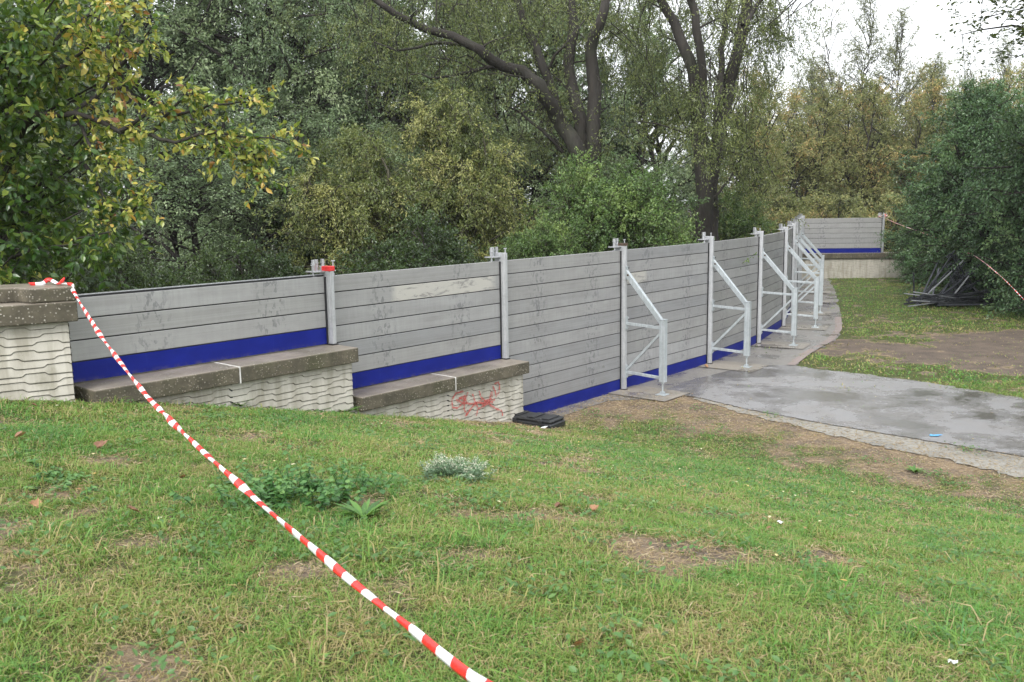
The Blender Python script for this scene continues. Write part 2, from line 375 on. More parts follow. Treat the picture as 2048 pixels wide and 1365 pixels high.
# ------------------------------------------------------------------ ground sheet
def ax(lo, hi, step, far, g=1.25):
    a = list(np.arange(lo, hi+1e-6, step)); s = step; v = hi
    while v < far: s *= g; v += s; a.append(v)
    s = step; v = lo
    while v > -far: s *= g; v -= s; a.insert(0, v)
    return np.array(a)
gx = ax(-9, 17, .11, 600); gy = ax(-1, 38, .11, 600)
X, Y = np.meshgrid(gx, gy, indexing='ij'); Z = ground_z(X, Y)
cv = cover(X, Y); sw = sdist_wall(X, Y)
mb = MB(); n1, n2 = X.shape
i = np.arange(n1-1)[:, None]*n2+np.arange(n2-1)[None]
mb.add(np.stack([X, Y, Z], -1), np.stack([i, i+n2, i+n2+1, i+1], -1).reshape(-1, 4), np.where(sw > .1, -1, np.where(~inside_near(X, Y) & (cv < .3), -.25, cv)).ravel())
def M_ground():
    s = NT('ground_soil_and_turf'); o = s.co(); t = s.attr(); n = s.noise(o, 2.2, 6, .65); f = s.noise(o, 40, 5, .75); m = s.noise(o, 9, 4)
    soil = s.ramp(f, [(.3, (.075, .056, .042)), (.5, (.155, .12, .092)), (.72, (.28, .225, .175))])
    straw = s.ramp(s.noise(s.mapg(o, (1, 3, 1)), 55, 4, .8), [(.35, (.14, .10, .065)), (.65, (.44, .33, .21))])
    soil = s.mix(s.ramp(n, [(.42, 0), (.6, .75)]), soil, straw)
    turf = s.ramp(f, [(.3, (.035, .045, .015)), (.7, (.10, .115, .035))])
    c = s.mix(s.ramp(s.math('ADD', t, s.math('MULTIPLY_ADD', m, .6, -.3)), [(.15, 0), (.6, 1)]), soil, turf)
    peb = s.vor(o, 45); pc = s.n('ShaderNodeSeparateColor', {0: s.vor(o, 45, 'Color')}).outputs[0]
    c = s.mix(s.math('MULTIPLY', s.ramp(peb, [(.2, 1), (.3, 0)]), s.ramp(pc, [(.86, 0), (.88, .8)])), c, (.34, .32, .29))
    c = s.mix(s.ramp(s.math('MULTIPLY', t, -1.0), [(.02, 0), (.2, .8)]), c, s.ramp(s.math('ADD', s.math('MULTIPLY', f, .6), s.math('MULTIPLY', n, .4)), [(.35, (.05, .04, .033)), (.6, (.15, .12, .10)), (.75, (.24, .20, .17))]))
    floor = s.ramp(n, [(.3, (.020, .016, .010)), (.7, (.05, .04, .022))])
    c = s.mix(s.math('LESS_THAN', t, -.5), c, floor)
    return s.bs(color=c, rough=.9, spec=.25, normal=s.bump(s.math('ADD', f, m), .8, .03))
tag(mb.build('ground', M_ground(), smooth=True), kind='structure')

# paving
def sheet(name, poly, z, m, parent=None):
    me = bpy.data.meshes.new(name); bm = bmesh.new()
    f = bm.faces.new([bm.verts.new((p[0], p[1], z)) for p in poly]); f.normal_update()
    if f.normal.z < 0: f.normal_flip()
    bmesh.ops.triangulate(bm, faces=bm.faces[:]); bm.to_mesh(me); bm.free(); me.materials.append(m)
    o = bpy.data.objects.new(name, me); COL.objects.link(o); return o
def dense(pts, k, amp, seed):    # subdivide an outline with a ragged edge
    r = np.random.default_rng(seed); out = []
    for a, b in zip(pts[:-1], pts[1:]):
        for j in range(k):
            t = j/k; x = a[0]*(1-t)+b[0]*t; y = a[1]*(1-t)+b[1]*t; out.append((x+r.normal()*amp, y+r.normal()*amp))
    out.append((pts[-1][0], pts[-1][1])); return out
def M_asphalt():
    s = NT('wet_asphalt'); o = s.co(); n = s.noise(o, .75, 6, .62, .4); f = s.noise(o, 70, 4, .8); g = s.vor(o, 110)
    m2 = s.noise(o, 2.5, 5, .6)
    wet = s.ramp(s.math('MULTIPLY_ADD', m2, .3, n), [(.58, 0), (.74, 1)])
    dry = s.ramp(f, [(.3, (.14, .138, .14)), (.7, (.34, .335, .34))])
    dry = s.mix(s.ramp(m2, [(.4, 0), (.7, .5)]), dry, (.22, .20, .18))
    cr = s.vor(s.n('ShaderNodeVectorMath', {0: o, 1: s.n('ShaderNodeTexNoise', {'Vector': o, 'Scale': 3.0}).outputs['Color']}, operation='ADD').outputs[0], .9, feature='DISTANCE_TO_EDGE')
    dry = s.mix(s.ramp(cr, [(.0, .7), (.012, 0)]), dry, (.05, .045, .04))
    c = s.mix(s.math('MULTIPLY', wet, .72), dry, (.062, .055, .045))
    ro = s.math('MULTIPLY_ADD', wet, -.24, .33)
    nb = s.bump(s.math('ADD', f, g), s.math('MULTIPLY_ADD', wet, -.5, .52), .006) if False else s.bump(s.math('MULTIPLY', s.math('ADD', f, g), s.math('MULTIPLY_ADD', wet, -.85, 1.0)), .6, .008)
    return s.bs(color=c, rough=ro, spec=s.math('MULTIPLY_ADD', wet, .35, .5), normal=nb)
def M_slab(name, a, b, wetlo=.5):
    s = NT(name); o = s.co(); n = s.noise(o, 1.1, 5, .6); f = s.noise(o, 45, 5, .75)
    c = s.ramp(f, [(.3, a), (.7, b)]); c = s.mix(s.ramp(n, [(.45, 0), (.65, .6)]), c, tuple(q*.55 for q in a))
    w_ = s.ramp(n, [(wetlo, 0), (wetlo+.1, 1)]); sp = s.vor(o, 36)
    c = s.mix(s.ramp(sp, [(.08, .6), (.14, 0)]), c, (.45, .42, .38))
    return s.bs(color=c, rough=s.math('MULTIPLY_ADD', w_, -.42, .55), normal=s.bump(s.math('MULTIPLY', f, s.math('MULTIPLY_ADD', w_, -.9, 1)), .5, .006))
MAT['asph'] = M_asphalt()
ne = [(v.x, v.y) for v in near_edge]; fe = [(v.x, v.y) for v in far_edge]; se = [(v.x, v.y) for v in strip_edge]
tag(sheet('asphalt_path', dense(ne[1:], 14, .012, 1)+dense(fe[::-1], 14, .03, 2)+[(P(*q).x, P(*q).y) for q in ((1560, 733), (1500, 732), (1440, 748), (1390, 760), (1330, 781), (1345, 790))], .016, MAT['asph']), kind='structure')
tag(sheet('paving_strip', PP[3:12]+[(12.6, 36.2)]+dense(se[::-1], 8, .03, 3)+[(P(1340, 797).x, P(1340, 797).y), (P(1215, 803).x, P(1215, 803).y), (P(1100, 842).x, P(1100, 842).y), (P(1035, 838).x, P(1035, 838).y)], .008,
          M_slab('wet_pavement', (.125, .117, .108), (.25, .236, .22), .48)), kind='structure')
ge = pl([(1385, 800), (1500, 832), (1650, 868), (1800, 903), (1950, 935), (2048, 958)]); e = (ge[-1]-ge[-3]).normalized(); ge.append(ge[-1]+e*14)
tag(sheet('gravel_margin', dense(ne[1:], 6, .0, 1)+dense([(v.x, v.y) for v in ge[::-1]], 12, .04, 5), .012, M_slab('pale_grit_margin', (.17, .16, .14), (.32, .305, .27), .55)), kind='structure')
# concrete pads under the props + the reddish edging
MAT['pad'] = M_slab('concrete_pad', (.185, .165, .14), (.31, .28, .24), .5)
# reddish kerb line along the paving strip
pk = [Vector((a[0], a[1], 0)) for a in dense(se[:5], 6, .0, 4)]
inner = []
for k_, p in enumerate(pk):
    d = (pk[min(k_+1, len(pk)-1)]-pk[max(k_-1, 0)]).normalized(); inner.append((p.x-d.y*.16, p.y+d.x*.16))
tag(sheet('red_kerb_strip', [(p.x, p.y) for p in pk]+inner[::-1], .020, M_slab('faded_red_edging', (.17, .14, .13), (.29, .225, .205), .5)), kind='structure')
# dark broken joint between asphalt and margin
mb = MB(); jp = dense(ne[1:], 26, .010, 8); r_ = .012+.016*rng.random(len(jp))
V = []
for (x, y), r in zip(jp, r_): V += [(x, y-r, .0175), (x, y+r, .0175)]
mb.add(V, [[2*a, 2*a+2, 2*a+3, 2*a+1] for a in range(len(jp)-1)])
tag(mb.build('path_joint', plain('open_joint', (.03, .026, .02), .9)), kind='structure')

# ------------------------------------------------------------------ concrete walls with stepped relief
def relief(mbd, L, z0, z1, y=0.0, depth=.016, sp=.068, seed=0, M=None):
    r = np.random.default_rng(seed); us = np.arange(0, L+.001, .0125); us[-1] = L
    rows = int((z1-z0)/sp)+2; lines = []
    for q in range(rows+1):
        ph = (q*.37+.13*r.random()) % 1; per = .40+.10*((q*7) % 3)/2
        f = ((us/per+ph) % 1); trap = np.clip(f/.07, 0, 1)*(1-np.clip((f-.45)/.07, 0, 1))
        lines.append(z0-sp+q*sp+trap*.026)
    lines.append(np.full_like(us, z1+sp))
    for q in range(rows):
        lo = np.clip(lines[q], z0, z1); hi = np.clip(lines[q+1], z0, z1)
        if np.all(hi-lo < 1e-4): continue
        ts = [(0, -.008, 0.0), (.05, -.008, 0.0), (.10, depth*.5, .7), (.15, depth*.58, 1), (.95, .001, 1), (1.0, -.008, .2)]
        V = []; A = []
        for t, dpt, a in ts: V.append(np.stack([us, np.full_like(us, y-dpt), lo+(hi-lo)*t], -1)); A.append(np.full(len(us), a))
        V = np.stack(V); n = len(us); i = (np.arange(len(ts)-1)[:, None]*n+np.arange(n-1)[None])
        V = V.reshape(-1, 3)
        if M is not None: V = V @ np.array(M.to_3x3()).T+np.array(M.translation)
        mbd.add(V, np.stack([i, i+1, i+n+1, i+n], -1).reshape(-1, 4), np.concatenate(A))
def wall_thing(loc, rz, x0, x1, ztop, yf, yb, label, group, slabs, zbot=-.3, thick=.17, over=.08, seed=0):
    w_ = empty('concrete_wall', loc, rz, label=label, cat='wall', group=group)
    b = MB(); zt = ztop-thick
    b.box(x0, x1-.03, yf+over+.012, yb, zbot, zt)
    T = Matrix.Translation((x0, yf+over, 0)); relief(b, x1-.03-x0, zbot, zt-.002, seed=seed, M=T)
    T = Matrix.Translation((x1-.03, yf+over, 0)) @ Matrix.Rotation(pi/2, 4, 'Z'); relief(b, yb-yf-over, zbot, zt-.002, seed=seed+5, M=T)
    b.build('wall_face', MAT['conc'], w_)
    for s0, s1 in slabs:
        m = MB(); n = 40; nx = max(2, int((s1-s0)/.06)); r = np.random.default_rng(seed+int(s0*10)+50)
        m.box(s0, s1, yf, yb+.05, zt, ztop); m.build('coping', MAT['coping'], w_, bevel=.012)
    return w_
d01 = (Vector(PP[2])-Vector(PP[0])).normalized(); rz01 = atan2(d01.y, d01.x)
gwall = 'stepped cream concrete walls under the barrier'
# wall under the first panel
WA = wall_thing((PP[1][0], PP[1][1], 0), rz01, -3.0, .02, 1.58, -.49, .14, 'upper stepped wall section with mossy coping under the shortest metal panel beside the tape', gwall, [(-3.0, -1.52), (-1.50, .04)], seed=1)
WB = wall_thing((PP[2][0], PP[2][1], 0), rz01, -3.02, .03, .98, -.47, .14, 'lower stepped wall section with red graffiti on its cream relief face', gwall, [(-2.98, -1.43), (-1.41, .06)], seed=2)
for W_, x, zt in ((WA, -1.51, 1.58), (WB, -1.42, .98)):
    m = MB(); m.box(x-.006, x+.006, -.492 if W_ is WA else -.472, .10, zt-.172, zt+.002); m.build('joint', MAT['whitejoint'], W_)
    m = MB(); m.box(x-.09, x-.055, -.412 if W_ is WA else -.392, -.30, -.3, zt-.171); m.build('expansion_joint', MAT['rubber'], W_)
# graffiti strokes traced on the wall face (2-3 mm proud of the relief)
def on_face(px, py):      # hit the front face plane of the lower wall
    n = Vector((d01.y, -d01.x, 0)); p0 = Vector((PP[2][0], PP[2][1], 0))+n*(.47-.08+.021)
    d = ray(px, py); t = (p0-Vector((0, 0, CAMZ))).dot(n)/d.dot(n); return Vector((0, 0, CAMZ))+d*t, n
strokes = [[(927,783),(912,787),(904,800),(905,815),(915,817),(926,806),(930,792),(922,796),(915,806)],
    [(936,785),(930,800),(928,818),(934,830),(944,815),(952,806),(965,800)], [(945,788),(950,803),(957,818),(968,812),(975,800)],
    [(958,782),(962,795),(972,803),(984,797),(984,783),(978,800),(980,812)], [(985,772),(990,782),(992,793),(998,784),(999,770),(996,765),(988,768)],
    [(912,800),(925,806),(940,808),(958,806),(976,806),(990,799)], [(917,796),(931,799),(934,808)], [(975,806),(983,812),(990,817),(1003,822),(1005,832)], [(940,819),(930,833)], [(955,818),(952,832)],
    [(966,805),(973,800),(985,806)], [(962,806),(968,811),(976,808)]]
g = MB(); Minv = (Matrix.Translation((PP[2][0], PP[2][1], 0)) @ Matrix.Rotation(rz01, 4, 'Z')).inverted()
for st_i, st in enumerate(strokes):
    pts = [on_face(a, b) for a, b in st]; nn = pts[0][1]
    Q = [Minv @ p for p, _ in pts]; fine = []
    for a, b in zip(Q[:-1], Q[1:]):
        for j in range(5): fine.append(a.lerp(b, j/5))
    fine.append(Q[-1]); V = []; A = []
    for j, p in enumerate(fine):
        t = (fine[min(j+1, len(fine)-1)]-fine[max(0, j-1)]).normalized(); sdv = Vector((-t.z, 0, t.x))*(.017+.005*sin(j*1.7+st_i))
        for o_, al in ((-1, 0.), (-.45, 1.), (.45, 1.), (1, 0.)): V.append((p+sdv*o_-Vector((0, .0008*st_i, 0)))[:]); A.append(al)
    F_ = [[4*a+b, 4*a+4+b, 4*a+5+b, 4*a+1+b] for a in range(len(fine)-1) for b in range(3)]
    g.add(V, F_, np.array(A))
s = NT('red_spray_paint'); al = s.math('MULTIPLY', s.attr(), s.ramp(s.noise(s.co(), 26, 4, .7), [(.32, .15), (.58, .85)]), clamp=True)
s.bs(color=(.50, .10, .085), rough=.6); s.set(s.b.inputs['Alpha'], al); MAT['graf'] = s.m
g.build('graffiti', MAT['graf'], WB)

# left high wall with raised coping
LWrz = atan2(LWD.y, LWD.x)
LW = empty('concrete_wall', (LW0.x, LW0.y, 0), LWrz, label='highest wall block with thick raised mossy coping where the striped tape is tied', cat='wall', group=gwall)
b = MB(); b.box(-7, -.08, .09, .62, .6, 2.22); relief(b, 6.92, .6, 2.218, seed=9, M=Matrix.Translation((-7, .078, 0)))
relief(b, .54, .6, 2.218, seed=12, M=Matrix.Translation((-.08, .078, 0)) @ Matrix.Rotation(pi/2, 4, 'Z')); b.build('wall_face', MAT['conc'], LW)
m = MB(); m.box(-7, -.002, 0, .70, 2.22, 2.40)
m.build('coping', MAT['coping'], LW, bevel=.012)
m = MB()      # L-shaped raised kerb in one solid
Lp = [(-7, .24), (-.46, .24), (-.36, .003), (-.0, .003), (-.0, .697), (-7, .697)]
n = len(Lp); V = [(x, y, 2.402) for x, y in Lp]+[(x+(0.012 if 0 else 0), y, 2.53) for x, y in Lp]
m.add(V, [[j, (j+1) % n, n+(j+1) % n, n+j] for j in range(n)]); m.more([list(range(n, 2*n))], 0); m.more([list(range(n))[::-1]], 0)
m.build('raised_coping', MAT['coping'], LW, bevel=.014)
# far wall beyond the paving
fd = Vector((40-PP[11][0], 35.2-PP[11][1])).normalized()
FW = wall_thing((PP[11][0], PP[11][1], 0), atan2(fd.y, fd.x), -.6, 26, 1.0, -.40, .16, 'long low far wall with dark coping running behind the debris pile into the trees', gwall, [(-.6, 5), (5.02, 11), (11.02, 17), (17.02, 26)], thick=.2, seed=20)

# ------------------------------------------------------------------ barrier panels
ords = ['first', 'second', 'third', 'fourth', 'fifth', 'sixth', 'seventh', 'eighth', 'ninth', 'tenth', 'eleventh', 'twelfth']
plab = ['shortest panel of three grey planks over a blue one, beside the tape knot',
        'seven plank grey panel with whitish mineral stain standing on the graffiti wall',
        'first full height panel of grey planks behind the black plastic case',
        'full height grey plank panel with pale dried splash behind the nearest prop',
        'full height grey plank panel between the nearest and second nearest props',
        'foreshortened grey plank panel behind the third prop from the near end', None, None, None, None, None,
        'far grey plank panel facing the viewer on the far low wall']
for k_ in range(6, 11): plab[k_] = 'strongly foreshortened grey panel in the far run of barrier, %s from the far corner' % ords[10-k_]
plab[4] = 'full height grey plank panel between the second and third nearest props'
plab[3] = 'full height grey plank panel with pale dried splash between the two nearest props'
for i_ in range(12):
    a = Vector(PP[i_]); b_ = Vector(PP[i_+1]); d = (b_-a); L = d.length; rz = atan2(d.y, d.x)
    zb = 1.585 if i_ == 0 else .985 if i_ in (1, 11) else .0
    nP = int(round((TOPZ-zb)/.2)); hp = (TOPZ-zb)/nP
    E = empty('flood_barrier', (a.x, a.y, zb), rz, label=plab[i_], cat='barrier', group='metal flood barrier panels between posts')
    m = MB(); m.box(.03, L-.03, -.012, .020, .004, TOPZ-zb-.03); m.build('rubber_seal', MAT['rubber'], E)
    for k_ in range(nP):
        m = MB(); m.box(.012, L-.012, -.026, .026, .006, hp-.006)
        mt = MAT['blue'] if k_ == 0 else MAT['alu']
        if i_ == 1 and nP-1-k_ == 1: mt = MAT['alu_stain']
        if i_ == 3 and nP-1-k_ == 2: mt = MAT['alu_stain2']
        o = m.build('blue_plank' if k_ == 0 else 'plank', mt, E, bevel=.004); o.location = (0, random.uniform(-.0015, .0015), k_*hp)
    m = MB(); m.box(.04, L-.04, -.020, .022, -.002 if 0 else 0, .014); 
    if i_ == 0:
        m = MB(); m.box(.03, L-.05, -.018, .018, TOPZ-zb-.004, TOPZ-zb+.014); m.build('top_gasket', MAT['rubber'], E)
        m = MB(); m.box(.03, L-.05, -.004, .016, TOPZ-zb+.0145, TOPZ-zb+.024); m.build('top_rail', MAT['postm'], E)

# ------------------------------------------------------------------ posts with clamps, some with props
def post_parts(E, zb, red=False, rust=False, prop=False, hgt=2.50):
    m = MB()    # chamfered extrusion
    prof = [(-.036, .075), (-.036, -.075), (-.024, -.115), (.024, -.115), (.036, -.075), (.036, .075)]
    n = len(prof); V = [(x, y, zb+.012) for x, y in prof]+[(x, y, hgt) for x, y in prof]
    m.add(V, [[j, (j+1) % n, n+(j+1) % n, n+j] for j in range(n)]); m.more([list(range(n, 2*n))], 0); m.more([list(range(n))[::-1]], 0)
    m.build('post_body', MAT['postm'], E, bevel=.004)
    m = MB(); m.box(-.043, .043, -.124, .085, zb-.002, zb+.011); m.build('foot_plate', MAT['rubber'], E)
    for sx in (-1, 1):
        m = MB(); m.box(min(sx*.037, sx*.055), max(sx*.037, sx*.055), -.0425, -.028, zb+.02, hgt-.12); m.build('edge_seal', MAT['rubber'] if sx < 0 else MAT['postm'], E)
    if red: m = MB(); m.box(-.040, .040, -.119, .03, hgt-.055, hgt+.004); m.build('red_tape_wrap', MAT['redtape'], E, bevel=.006)
    if rust: m = MB(); m.box(-.039, .039, -.118, .03, hgt-.04, hgt+.003); m.build('rusty_cap', MAT['rust'], E)
    # clamp: plate, tubes, T-bolts
    pl_ = MB(); pl_.box(-.20, .12, -.035, .12, hgt-.065, hgt-.05); cl = pl_.build('clamp_plate', MAT['zinc'], E, bevel=.002)
    for x, y in ((-.15, .03), (-.08, .07), (.03, .095)):
        t = MB(); t.tubes([[(x, y, hgt-.05), (x, y, hgt+.08)]], [[.024, .024]], 12, cap=True); t.tubes([[(x, y, hgt+.03), (x, y, hgt+.045)]], [[.030, .030]], 12, cap=True); t.build('clamp_tube', MAT['zinc'], cl)
    for x, y, h_ in ((-.185, -.005, .02), (.10, -.01, .055)):
        t = MB()
        t.tubes([[(x, y, hgt-.15), (x, y, hgt+h_)]], [[.008, .008]], 8, cap=True); t.tubes([[(x-.028, y, hgt+h_), (x+.028, y, hgt+h_)]], [[.008, .008]], 6, cap=True)
        t.tubes([[(x, y, hgt-.05), (x, y, hgt-.032)]], [[.016, .016]], 6, cap=True); t.tubes([[(x, y, hgt-.105), (x, y, hgt-.085)]], [[.016, .016]], 6, cap=True)
        t.box(x-.03, x+.03, y-.02, y+.03, hgt-.125, hgt-.112); t.build('clamp_bolt', MAT['zinc'], cl)
    if prop:
        # support frame: local -Y points to the viewer's side
        Lb = .83
        f = MB(); f.beam((0, -.10, 2.03), (0, -Lb+.02, 1.22), .065, .085); fr = f.build('raker_beam', MAT['galv'], E, bevel=.005)
        f = MB(); f.box(-.045, .045, -Lb-.055, -Lb+.05, .235, 1.27); f.build('upright', MAT['galv'], E, bevel=.005)
        f = MB(); f.box(-.052, .052, -Lb-.062, -Lb+.057, 1.2712, 1.279); f.build('end_cap', MAT['galv'], E)
        f = MB(); f.beam((0, -.115, 1.16), (0, -Lb+.05, 1.13), .045, .045); f.build('cross_bar', MAT['galv'], E, bevel=.003)
        f = MB(); f.beam((0, -.115, .33), (0, -Lb+.05, .30), .045, .045); f.build('cross_bar', MAT['galv'], E, bevel=.003)
        f = MB(); f.beam((0, -.13, .37), (0, -Lb+.05, 1.04), .04, .04); f.build('diagonal_bar', MAT['galv'], E, bevel=.003)
        for zz in (.33, 1.16, 2.0):
            f = MB(); f.box(-.03, .03, -.135, -.114, zz-.10, zz+.12); bk = f.build('bracket', MAT['galv'], E, bevel=.002)
            for q in (-.07, .09): f = MB(); f.tubes([[(.028, -.13, zz+q), (.052, -.13, zz+q)]], [[.014, .014]], 6, cap=True); f.build('bolt', MAT['rubber'] if zz == 2.0 else MAT['zinc'], bk)
        f = MB(); f.tubes([[(-.037, -.165, 1.975), (.037, -.165, 1.975)]], [[.02, .02]], 6, cap=True); f.build('dark_bolt', MAT['rust'], fr)
        f = MB(); f.tubes([[(0, -Lb, .05), (0, -Lb, .235)]], [[.014, .014]], 10, cap=True); f.tubes([[(0, -Lb, .205), (0, -Lb, .232)]], [[.028, .028]], 6, cap=True)
        sc_ = f.build('jack_screw', MAT['galv'], E)
        f = MB(); f.box(-.085, .085, -Lb-.085, -Lb+.085, .022, .034); f.box(-.032, .032, -Lb-.032, -Lb+.032, .034, .075); f.build('base_plate', MAT['galv'], sc_, bevel=.003)
def post_label(i):
    return {1: 'short post with bright red wrapped top on the upper coping', 2: 'plain grey post standing on the graffiti wall coping',
            3: 'tall post with rusty dark cap and the nearest raking prop', 4: 'tall post with prop, second nearest of the propped posts', 5: 'tall post with prop, third nearest of the propped posts',
            6: 'tall propped post, fourth nearest, first of the props that overlap each other', 7: 'tall propped post, fifth nearest, in the overlapping cluster of props', 8: 'tall propped post, sixth nearest, in the overlapping cluster of props',
            9: 'tall propped post farthest away, last prop before the far corner', 10: 'bare far post between the last prop and the barrier corner',
            11: 'corner post where the barrier turns onto the far low wall', 12: 'end post on the far wall wrapped with a knot of tape'}[i]
for i_ in range(1, 13):
    a = Vector(PP[i_]); dp = (a-Vector(PP[i_-1])).normalized(); dn = (Vector(PP[i_+1])-a).normalized() if i_ < 12 else dp
    if i_ == 11: dn = dp
    d = (dp+dn).normalized(); rz = atan2(d.y, d.x); zb = {1: 1.582, 2: .982, 12: 1.002}.get(i_, .02 if i_ < 11 else .02)
    E = empty('barrier_post', (a.x, a.y, 0), rz, label=post_label(i_), cat='barrier post', group='posts of the metal flood barrier')
    post_parts(E, zb, red=(i_ == 1), rust=(i_ == 3), prop=(3 <= i_ <= 9))
    if i_ >= 3 and i_ <= 9:
        pr = Vector((d.y, -d.x)); ln = d
        q = [a-ln*.42+pr*.02, a+ln*.42+pr*.02, a+ln*.42+pr*1.12, a-ln*.42+pr*1.12]
        tag(sheet('concrete_pad', [(v.x, v.y) for v in q], .0205, MAT['pad']), kind='structure')

# ------------------------------------------------------------------ barrier tape
def ribbon(name, pts, w0, stripe_off=0, turns=2.0, parent=None, fold=.35):
    m = MB(); pts = [Vector(p) for p in pts]; fine = []
    n = len(pts)
    for j in range(n-1):
        p0, p1, p2, p3 = pts[max(j-1, 0)], pts[j], pts[j+1], pts[min(j+2, n-1)]
        K = max(4, int((p2-p1).length/.025))
        for q in range(K):
            t = q/K; fine.append(.5*((2*p1)+(-p0+p2)*t+(2*p0-5*p1+4*p2-p3)*t*t+(-p0+3*p1-3*p2+p3)*t**3))
    fine.append(pts[-1]); s_ = 0; V = []; A = []; k = 7; rr_ = np.random.default_rng(len(fine)); wn = np.interp(np.arange(len(fine)), np.arange(0, len(fine)+6, 5), .72+.5*rr_.random(len(np.arange(0, len(fine)+6, 5)))); an = np.interp(np.arange(len(fine)), np.arange(0, len(fine)+14, 13), rr_.normal(size=len(np.arange(0, len(fine)+14, 13)))*.9)
    for j, p in enumerate(fine):
        if j: s_ += (p-fine[j-1]).length
        t = (fine[min(j+1, len(fine)-1)]-fine[max(0, j-1)]).normalized(); sx = t.cross(Vector((0, 0, 1))).normalized(); u = sx.cross(t)
        ang = turns*2*pi*j/len(fine)+an[j]
        for q in range(k):
            th = 2*pi*q/k; cx = cos(th)*w0*.5*wn[j]; cy = sin(th)*w0*fold*.5*(1+.3*sin(s_*6+q))
            V.append((p+sx*(cx*cos(ang)-cy*sin(ang))+u*(cx*sin(ang)+cy*cos(ang)))[:]); A.append(s_+stripe_off)
    F_ = [[k*a+b, k*a+(b+1) % k, k*a+k+(b+1) % k, k*a+k+b] for a in range(len(fine)-1) for b in range(k)]
    m.add(V, F_, np.array(A)); return m.build(name, MAT['tape'], parent, smooth=True)
def in_plan(A, B, px, py):   # point on the vertical plane through A and B
    n = Vector((B.y-A.y, A.x-B.x, 0)); d = ray(px, py); o = Vector((0, 0, CAMZ)); t = (A-o).dot(n)/d.dot(n); return o+d*t
TA = D(145, 579, 7.99); TB = D(960, 1365, 2.15)
tp = [TA]+[in_plan(TA, TB, a, b) for a, b in [(170, 622), (205, 677), (250, 737), (298, 797), (360, 860), (440, 934), (560, 1041), (700, 1160), (830, 1264), (960, 1365)]]
tp.append(tp[-1]+(tp[-1]-tp[-2])*1.3+Vector((0, 0, .05)))
T1 = ribbon('barrier_tape', tp, .036, turns=3.5, fold=.45)
tag(T1, 'red and white striped tape stretched low across the lawn from the wall block', 'barrier tape', 'red and white barrier tapes')
kp = D(140, 568, 8.05)
loop_ = [D(145, 579, 7.99), D(144, 572, 8.03), D(118, 566, 8.15), D(98, 563, 8.22), D(84, 564, 8.18), D(60, 564, 8.15), D(66, 565, 8.25)]
for v in loop_[1:]: v.z = 2.543
loop_[3].z += .035
lo = ribbon('loose_end', loop_, .035, .03, 1.0, None, .2); lo.parent = T1
lo = ribbon('knot', [D(122, 566, 8.1), D(126, 561, 8.1), D(129, 556, 8.1)], .03, .1, .3, None, .3); lo.parent = T1
q0 = D(1768, 436, 36.1)
tp2 = [q0, D(1800, 450, 33.5), D(1868, 475, 30), D(1910, 496, 30.5), D(1950, 513, 25), D(2000, 552, 22.2), D(2048, 600, 20.6), D(2100, 655, 19)]
T2 = ribbon('barrier_tape', tp2, .024, turns=5, fold=.4)
tag(T2, 'distant striped tape running from the far end post through the dark tree', 'barrier tape', 'red and white barrier tapes')
kn = MB()
for q in range(9):
    a_ = q*.7; c_ = Vector((PP[12][0]+.10*cos(a_), PP[12][1]+.02-.10*abs(sin(a_)), 2.44+.05*sin(q*2.3)))
    kn.beam(c_, c_+Vector((.12*cos(a_+1), .05*sin(a_), .05*cos(q))), .06, .012, tint=q*.11)
o = kn.build('knot', MAT['tape']); o.parent = T2

# ------------------------------------------------------------------ black plastic case by the wall
cb = P(1062, 853, .06); cdir = (P(1112, 852, .06)-P(1016, 838, .06)).normalized(); crz = atan2(cdir.y, cdir.x)
CB = empty('plastic_case', (cb.x, cb.y-.02, gz(cb.x, cb.y)+.0), crz, label='flat black plastic case lying in the grass at the foot of the barrier', cat='case')
m = MB(); m.box(-.34, .38, -.17, .17, .0, .085); m.build('lower_shell', MAT['blackpl'], CB, bevel=.02)
m = MB(); m.box(-.30, .37, -.16, .16, .087, .125)
m.build('lid', MAT['blackpl'], CB, bevel=.018)
for x in (-.2, .02, .22):
    m = MB(); m.box(x, x+.10, -.13, .13, .1255, .139); m.build('rib', MAT['blackpl'], CB, bevel=.006)
m = MB(); m.box(-.45, -.345, -.13, .20, .0, .15, Matrix.Rotation(.12, 4, 'Y')); m.build('end_block', MAT['blackpl'], CB, bevel=.02)
for x in (-.15, .2): m = MB(); m.box(x, x+.06, -.182, -.172, .05, .11); m.build('latch', MAT['blackpl'], CB, bevel=.002)
CB.scale = (1.2, 1.15, 1.1)

